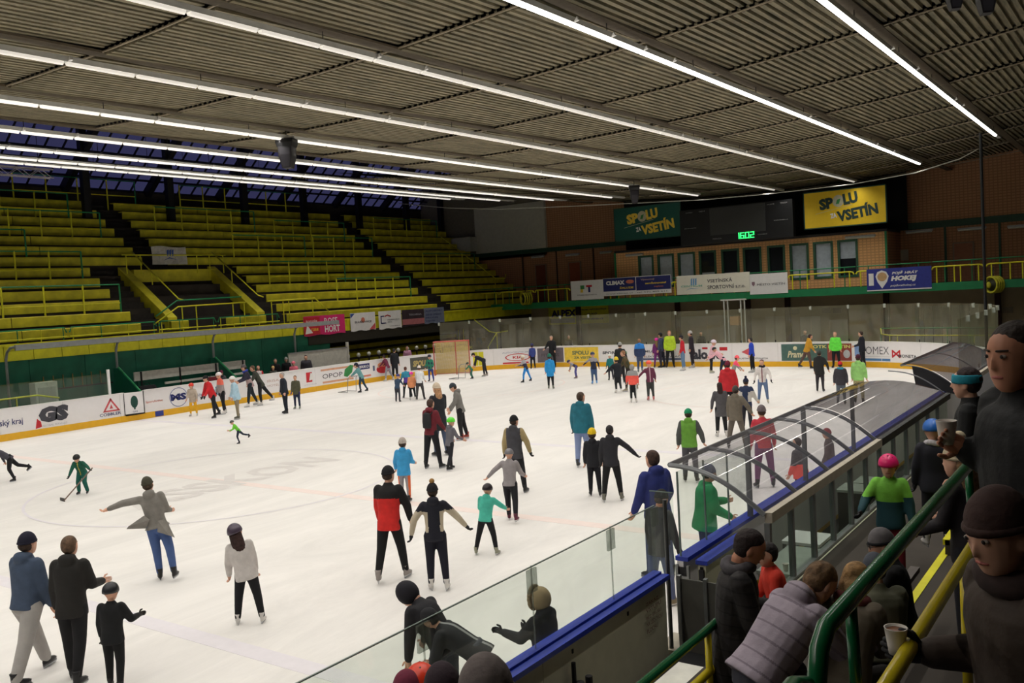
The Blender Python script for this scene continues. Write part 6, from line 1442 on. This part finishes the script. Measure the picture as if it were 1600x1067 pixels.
P('child in olive jacket and purple gloves behind the grey-haired man', 465, 639, 586, face=200, jac=(84, 84, 64), tro=(40, 48, 76), hair=(120, 90, 70), boot=(120, 130, 120), lean=4, legs=stand, arms=((6, 12, 10), (4, 12, 10)), coat=.42, glove=(70, 50, 130))
P('small child in yellow trousers, beige jacket and orange hat', 303, 650, 597, face=200, jac=(190, 176, 160), tro=(240, 180, 40), boot='w', hat='helmet', hatc=(230, 70, 56), lean=4, legs=((2, 4, 8), (-2, 4, 8)), arms=((10, 10, 20), (10, 30, 12)), coat=.42, puff=1.15, child=True)
P('man in red jacket and black trousers leaning to hold the child in yellow trousers', 334, 653, 585, face=245, jac=(206, 36, 44), jac2=(30, 26, 30), pat='stripe', tro=(30, 32, 38), hat='beanie', hatc=(30, 28, 30), lean=18, tilt=0, legs=((2, 4, 4), (-22, 4, 6)), arms=((26, 6, 10), (10, 12, 14)), coat=.46, puff=1.1, glove=(34, 30, 34))
P('child in coral vest with white helmet and black trousers', 349, 647, 580, face=250, jac=(160, 150, 150), jac2=(252, 120, 100), pat='top', tro=(26, 26, 32), boot='w', hat='helmet', hatc=(232, 226, 226), lean=5, legs=((2, 4, 4), (-8, 6, 4)), arms=((6, 14, 8), (6, 14, 8)), coat=.44, glove=(26, 26, 30))
P('child in pale blue jacket and khaki trousers with white helmet', 372, 655, 586, face=260, jac=(176, 208, 226), tro=(142, 130, 108), hat='helmet', hatc=(230, 228, 226), boot=(90, 90, 80), lean=8, legs=((2, 3, 3), (-2, 3, 3)), arms=((8, 14, 10), (8, 16, 10)), coat=.43, puff=1.15)
P('person with blue scarf and dark patterned jacket leaning left by the boards', 393, 635, 568, face=262, jac=(46, 44, 62), jac2=(176, 150, 150), pat='bottom', tro=(34, 42, 50), boot='w', hat='beanie', hatc=(90, 84, 84), scarf=(60, 76, 180), lean=16, legs=((12, 4, 4), (-14, 10, 4)), arms=((20, 50, 8), (20, 50, 8)), coat=.44)
P('person in dark green coat striding with one leg back, by the boards', 409, 633, 570, face=275, jac=(58, 60, 52), tro=(30, 30, 34), boot='w', hair=(90, 70, 50), lean=24, legs=((4, 10, 4), (-34, 4, 4)), arms=((20, 20, 8), (20, 30, 8)), coat=.42)
P('man in mustard yellow jacket striding to the right by the far boards', 1262, 576, 517, face=75, jac=(196, 144, 40), tro=(96, 74, 70), hair=(54, 34, 34), hood=True, lean=16, legs=((-26, 4, 4), (14, 10, 4)), arms=((-14, 10, 8), (10, 20, 8)), coat=.46, puff=1.15, H=1.66)
P('man in bright lime green jacket and black trousers at the far boards', 1307, 574, 518, face=195, jac=(106, 232, 76), tro=(26, 26, 32), hair=(190, 140, 120), lean=2, legs=((0, 4, 5), (0, 4, 5)), arms=((2, 10, 14), (2, 10, 14)), coat=.46, puff=1.2)
P('man in black jacket standing in profile at the far boards', 1348, 568, 517, face=290, jac=(26, 28, 40), tro=(26, 28, 36), hair=(60, 46, 40), lean=2, legs=stand, arms=((10, 60, 8), (4, 10, 8)), coat=.43, puff=1.1)
P('person in black parka with fur hood above the long canopy', 1282, 612, 547, face=8, jac=(36, 36, 36), tro=(54, 50, 56), hat='beanie', hatc=(60, 64, 58), hood=True, hoodc=(110, 92, 74), lean=3, legs=((0, 2, 3), (0, 2, 3)), arms=((0, 8, 8), (4, 8, 30)), coat=.40, skirt=1.1, puff=1.15)
P('person in dark grey jacket with red hat and turquoise scarf', 1315, 632, 564, face=0, jac=(56, 54, 62), tro=(96, 106, 120), hat='beanie', hatc=(204, 36, 52), scarf=(50, 150, 180), lean=3, legs=stand, arms=((2, 10, 14), (2, 10, 14)), coat=.44, puff=1.15)
P('person in pale green hoodie and beige trousers with maroon hat', 1343, 630, 553, face=8, jac=(156, 214, 124), tro=(180, 168, 124), hat='beanie', hatc=(76, 26, 50), hood=True, lean=3, legs=stand, arms=((2, 10, 10), (4, 12, 14)), coat=.46, puff=1.1)
P('man in green down jacket standing at the bench boards by the open gate', 1106, 908, 724, face=75, jac=(36, 134, 84), tro=(52, 56, 74), hat='beanie', hatc=(84, 90, 120), lean=6, legs=stand, arms=((20, 70, 8), (10, 50, 14)), coat=.44, puff=1.3, detail=1)
P('person in red top and purple trousers seen through the near canopy', 1196, 762, 632, face=345, jac=(200, 60, 74), tro=(120, 70, 110), hat='beanie', hatc=(110, 100, 104), lean=3, legs=((0, 2, 7), (0, 2, 7)), arms=((2, 10, 14), (2, 10, 14)), coat=.48)
P('dark figure with coral bag seen through the near canopy', 1254, 800, 683, face=300, jac=(80, 76, 80), jac2=(240, 90, 80), pat='bottom', tro=(60, 60, 70), hair=(60, 50, 50), lean=4, legs=stand, arms=((4, 20, 12), (4, 20, 12)), coat=.44, puff=1.2)
P('person in red hood at the boards behind the canopy, beside a grey bag', 1300, 776, 668, face=280, jac=(96, 84, 84), tro=(70, 66, 70), hat='beanie', hatc=(150, 60, 70), lean=4, legs=stand, arms=((4, 20, 12), (4, 20, 12)), coat=.44)
# behind the near glass
def gz(u, v, z): q = onZ(u, v, z); return Vector((q.x, q.y, 0))
P('hooded man in black bending down behind the near glass', gz(694, 1000, .92), None, face=310, H=1.48, jac=(30, 29, 34), tro=(60, 62, 70), hat='hood', hoodc=(30, 28, 36), lean=40, legs=((10, 14, 9), (6, 12, 10)), arms=((4, 4, 6), (12, 20, 10)), coat=.46, puff=1.12, detail=1, head=(-25, 30, 0))
P('person in dark patterned jacket bent low behind the near glass', gz(748, 1022, .80), None, face=285, H=1.28, jac=(36, 36, 40), jac2=(150, 150, 150), pat='stripe', tro=(70, 72, 80), hair=(34, 30, 32), hat='beanie', hatc=(34, 34, 38), lean=58, legs=((12, 16, 8), (2, 12, 8)), arms=((14, 6, 8), (20, 20, 10)), coat=.46, puff=1.1, detail=1)
P('person in black parka with blond fur hood behind the near glass', gz(848, 915, 1.52), None, face=305, H=1.52, jac=(22, 22, 28), tro=(30, 30, 36), hat='fur', hoodc=(158, 138, 106), hood=True, lean=3, legs=stand, arms=((40, 60, 10), (34, 50, 12)), coat=.42, puff=1.15, detail=1, glove=(30, 30, 34))
# ---- along the left boards, outside the ice
def at_x(u, v, X): p = onX(u, v, X); return Vector((p.x, p.y, 0))
P('person in maroon hat standing behind the left boards', at_x(345, 571, -35.9), None, face=180, H=1.60, jac=(90, 90, 92), tro=(40, 40, 44), hat='beanie', hatc=(110, 34, 62), scarf=(60, 60, 66))
P('child in red and white jacket behind the left boards', at_x(403, 570, -35.7), None, face=180, H=1.62, jac=(212, 44, 56), jac2=(230, 220, 220), pat='front', tro=(40, 40, 44), hair=(190, 120, 110), puff=1.1)
P('child in tan hat behind the left boards', at_x(426, 566, -35.7), None, face=180, H=1.52, jac=(64, 66, 60), tro=(40, 40, 44), hat='beanie', hatc=(206, 170, 110), puff=1.1)
P('dark figure with grey hair against the green wall, left of two', at_x(429, 548, -36.9), None, face=180, H=1.78, jac=(22, 22, 24), tro=(24, 24, 26), hair=(90, 88, 88))
P('dark figure with white cap against the green wall, right of two', at_x(446, 547, -36.9), None, face=180, H=1.80, jac=(22, 22, 24), tro=(24, 24, 26), hat='beanie', hatc=(150, 150, 146))
P('child in pink jacket and pink helmet behind the left boards', at_x(458, 562, -35.6), None, face=180, H=1.66, jac=(240, 120, 140), tro=(40, 40, 60), hat='helmet', hatc=(226, 110, 130), hair=(60, 40, 40))
P('heavy man in dark grey jacket standing before the white leaning board', at_x(477, 546, -36.0), None, face=180, H=1.85, jac=(58, 54, 62), tro=(40, 40, 44), hair=(64, 40, 40), puff=1.35)
P('child in pink and violet jacket behind the left corner boards', at_x(636, 543, -35.9), None, face=180, H=1.7, jac=(196, 140, 170), tro=(60, 50, 60), hair=(30, 26, 30), puff=1.1)
for k, (u, X_) in enumerate(((888, 46.5), (1095, 47), (1258, 46.3))):
    p = onY(u, 520, X_); P(['dark figure behind the far glass beside the tall black skater', 'dark figure behind the far glass right of the grey-hatted person', 'dark-haired figure behind the far glass near the mustard jacket man'][k], Vector((p.x, X_, 0)), None, face=180, H=1.72, jac=(28, 28, 32), tro=(26, 26, 30), hair=(34, 28, 28))

def near(u, v, dep, floor):
    q = onD(u, v, dep); return dict(u=Vector((q.x, q.y, floor)), H=q.z-floor)
# ------------------------------------------------------------------ people on the near stand
sit = ((78, 78, 9), (82, 76, 9))
cw = P('woman in long black quilted coat with grey scarf looking at her phone', **near(1140, 826, 6.2, 1.0), face=85, jac=(40, 36, 36), jac2=(28, 25, 26), pat='quilt', tro=(22, 22, 26), boot='b', hair=(40, 28, 28), lean=5, legs=stand, arms=((12, 74, 6), (14, 76, 8)), head=(0, 24, 0), coat=.33, puff=1.18, scarf=(78, 74, 78), detail=2, skates=False, skin=SKIN2)
P('girl in yellow-green to teal jacket with pink helmet walking by the bench glass', **near(1388, 705, 9.8, 1.0), face=185, jac=(120, 190, 66), jac2=(26, 66, 74), pat='lower', tro=(120, 24, 40), hat='helmet', hatc=(224, 40, 110), hair=(90, 60, 46), longhair=False, lean=2, legs=((6, 10, 3), (-4, 8, 3)), arms=((4, 10, 18), (20, 40, 30)), coat=.44, puff=1.15, glove=(28, 28, 34), child=True, detail=1)
P('child in black snowsuit with bright blue helmet seen from behind', **near(1458, 652, 10.2, 1.25), face=350, jac=(26, 26, 36), tro=(22, 22, 28), boot='w', hat='helmet', hatc=(40, 104, 190), lean=3, legs=stand, arms=((2, 10, 14), (2, 10, 14)), coat=.44, puff=1.2, scarf=(200, 195, 200), child=True, detail=1, glove=(24, 24, 28))
P('woman in black coat with turquoise headband looking left', **near(1520, 572, 7.2, 1.9), face=278, jac=(24, 25, 26), tro=(24, 24, 28), hair=(40, 24, 24), hat='band', hatc=(34, 140, 160), lean=2, legs=stand, arms=((4, 14, 10), (4, 20, 10)), coat=.40, puff=1.1, detail=2, skates=False)
P('small person in cream knitted pompom hat behind the man with the cup', **near(1512, 677, 6.6, 1.6), face=300, jac=(34, 30, 34), tro=(26, 26, 34), hat='pom', hatc=(196, 180, 150), hatpom=((206, 190, 160),), hair=(120, 90, 60), longhair=True, lean=6, legs=stand, arms=((14, 50, 10), (20, 50, 10)), coat=.44, puff=1.1, child=True, detail=1, skates=False)
P('person in orange-red jacket by the bench glass next to the black coat', **near(1214, 845, 7.6, 1.0), face=250, jac=(206, 52, 34), tro=(40, 40, 44), hair=(34, 28, 28), lean=10, legs=stand, arms=((10, 30, 12), (10, 30, 12)), coat=.42, puff=1.15, detail=1, child=True)
P('woman in quilted lilac-grey jacket sitting hunched over', **near(1176, 897, 4.9, 1.72), face=55, jac=(158, 146, 158), jac2=(128, 116, 128), pat='quilt', tro=(60, 60, 70), hair=(110, 84, 58), lean=43, legs=sit, arms=((30, 60, 4), (34, 60, 4)), coat=.50, puff=1.2, hood=True, detail=2, seat=True, skates=False, head=(0, 20, 0))
P('woman with curly blond hair and patterned scarf sitting beside the lilac jacket', **near(1312, 896, 4.9, 1.74), face=20, jac=(100, 90, 76), tro=(60, 56, 54), hair=(150, 116, 74), longhair=True, lean=24, legs=sit, arms=((16, 70, 2), (16, 70, 2)), coat=.50, puff=1.15, scarf=(120, 60, 60), detail=2, seat=True, skates=False, head=(10, 20, 0))
P('person in slate grey beanie and olive jacket sitting behind the green rail', **near(1376, 872, 5.3, 1.74), face=345, jac=(92, 92, 74), tro=(56, 56, 54), hat='beanie', hatc=(74, 78, 88), hair=(60, 50, 40), lean=16, legs=sit, arms=((16, 70, 2), (16, 70, 2)), coat=.50, puff=1.25, detail=2, seat=True, skates=False)
P('person in grey striped beanie and glasses sitting in a black jacket', **near(1402, 822, 5.6, 1.8), face=255, jac=(22, 22, 24), tro=(40, 40, 44), hat='beanie', hatc=(112, 108, 110), hatpom=(None, (26, 26, 30)), hair=(50, 36, 30), lean=8, legs=sit, arms=((30, 50, 10), (34, 50, 10)), coat=.50, puff=1.1, detail=2, seat=True, skates=False, glasses=True, head=(0, 10, 0))
m1 = P('man in black jacket holding a white cup at the right edge', **near(1606, 497, 3.5, 2.35), face=240, jac=(20, 20, 22), tro=(44, 34, 32), hair=(48, 38, 32), lean=2, legs=stand, arms=((-4, 30, 6), (-16, 136, 2)), head=(-18, 2, 0), coat=.40, puff=1.25, detail=2, skates=False, skin=SKIN2)
w1 = P('woman in brown hat and brown coat holding tea, lower right corner', **near(1612, 750, 2.9, 2.25), face=238, jac=(58, 46, 38), tro=(86, 84, 96), hat='beanie', hatc=(62, 42, 38), hair=(70, 48, 38), lean=6, legs=sit, arms=((-16, 104, 4), (-12, 106, 10)), head=(-16, 10, 0), coat=.50, puff=1.2, detail=2, skates=False, seat=True, scarf=(52, 38, 36), glove=(24, 22, 24))
P('person in orange-red helmet at the bottom edge below the bending pair', **near(656, 1037, 6.3, .25), face=0, jac=(90, 30, 40), tro=(40, 40, 44), hat='helmet', hatc=(226, 62, 34), legs=stand, arms=((2,10,10),(2,10,10)), child=True, detail=1, skates=False)
P('person in maroon knitted hat at the bottom edge, left of the red helmet', **near(634, 1051, 6.2, .25), face=0, jac=(60, 34, 44), tro=(40, 40, 44), hat='beanie', hatc=(110, 34, 58), legs=stand, arms=((2,10,10),(2,10,10)), detail=1, skates=False, child=True)
P('person in dark cap at the bottom edge beside the fuzzy grey hat', **near(693, 1040, 5.2, .25), face=350, jac=(40, 36, 40), tro=(40, 40, 44), hat='beanie', hatc=(44, 30, 38), legs=stand, arms=((2,10,10),(2,10,10)), detail=1, skates=False)
P('person in large fuzzy grey hat at the very bottom edge', **near(762, 1030, 3.6, .8), face=350, jac=(70, 66, 66), tro=(40, 40, 44), hat='beanie', hatc=(104, 94, 92), legs=stand, arms=((2,10,10),(2,10,10)), detail=2, skates=False)
S_ = gc['S']
for sg, pts in ((-1, [(-.05, -.085, .62), (-.09, -.05, .53), (-.26, -.10, .555), (-.24, -.11, .58), (-.10, -.06, .66)]), (1, [(.03, -.09, .60), (.09, -.03, .60), (.13, -.05, .50), (.17, -.09, .42), (.12, -.11, .455), (.02, -.12, .50)])):
    n_ = len(pts); vv = [tuple(c*S_ for c in p) for p in pts] + [(p[0]*S_, (p[1]-.006)*S_, p[2]*S_) for p in pts]
    MB().add(vv, [tuple(range(n_)), tuple(range(n_, 2*n_))[::-1]] + [(i, n_+i, n_+(i+1) % n_, (i+1) % n_) for i in range(n_)]).build('coat_tail', _m['jacket 128 124 118'], gc['root'])
flush()
# held things
hd_ = m1['hR']; cup((hd_.x, hd_.y - .0, hd_.z - .02), 'tall white foam cup held by the man in black at the right edge', 1.05)
hd_ = w1['hR']; cup((hd_.x - .02, hd_.y, hd_.z - .01), 'white cup of tea held by the woman in the brown hat', 1.0)
hd_ = cw['hL']; cup((hd_.x, hd_.y, hd_.z + .0), 'clear pinkish cup held by the woman in the long black coat', 1.0)
hd_ = cw['hR']; t = thing('phone', 'dark phone held by the woman in the long black coat', 'phone', (hd_.x + .03, hd_.y, hd_.z + .02), .2); MB().box(-.075, .075, -.035, .035, -.004, .004).build('body', BLACK, t); MB().box(-.068, .068, -.031, .031, .004, .0046).build('screen', M('phone glass', (40, 42, 50), .1), t)
# hockey stick
a = hk['hL']; b = onZ(100, 782, .03)
t = thing('hockey_stick', 'hockey stick in the hands of the green jersey child', 'stick', tuple(b))
av = a - b; MB().tube([(0, 0, 0), tuple(av*1.0), tuple(av*1.08)], .016, 6).build('shaft', M('stick shaft', (120, 100, 90), .5), t)
MB().loft([[(0, 0, -.03), (.0, 0, .05), (.01, .02, .05), (.01, .02, -.03)], [(-.28, .05, -.03), (-.28, .05, .04), (-.27, .07, .04), (-.27, .07, -.03)]]).build('stick_blade', DARK, t)
# skating aids
def aid(p, label, dx_):
    t = thing('skating_aid', label, 'skating aid', (p.x, p.y, 0)); r = .02
    for y in (-.3, .3): MB().tube([(dx_*.75, y, .03), (-.1, y, .03), (-.02, y*.9, .72), (.1, y*.85, .80)], r, 6).build('runner', M('aid steel', (150, 150, 150), .4, metal=.4), t, smooth=True)
    MB().tube([(.1, -.26, .80), (.1, .26, .80)], r, 6).build('handle', M('aid steel', (150, 150, 150), .4, metal=.4), t); MB().tube([(dx_*.75, -.3, .03), (dx_*.75, .3, .03)], r, 6).build('crossbar', M('aid steel', (150, 150, 150), .4, metal=.4), t)
p = onZ(552, 613); aid(p, 'metal tube skating aid pushed by the child in aqua', -1)
p = onZ(724, 592); aid(p, 'metal tube skating aid beside the goal', -1)
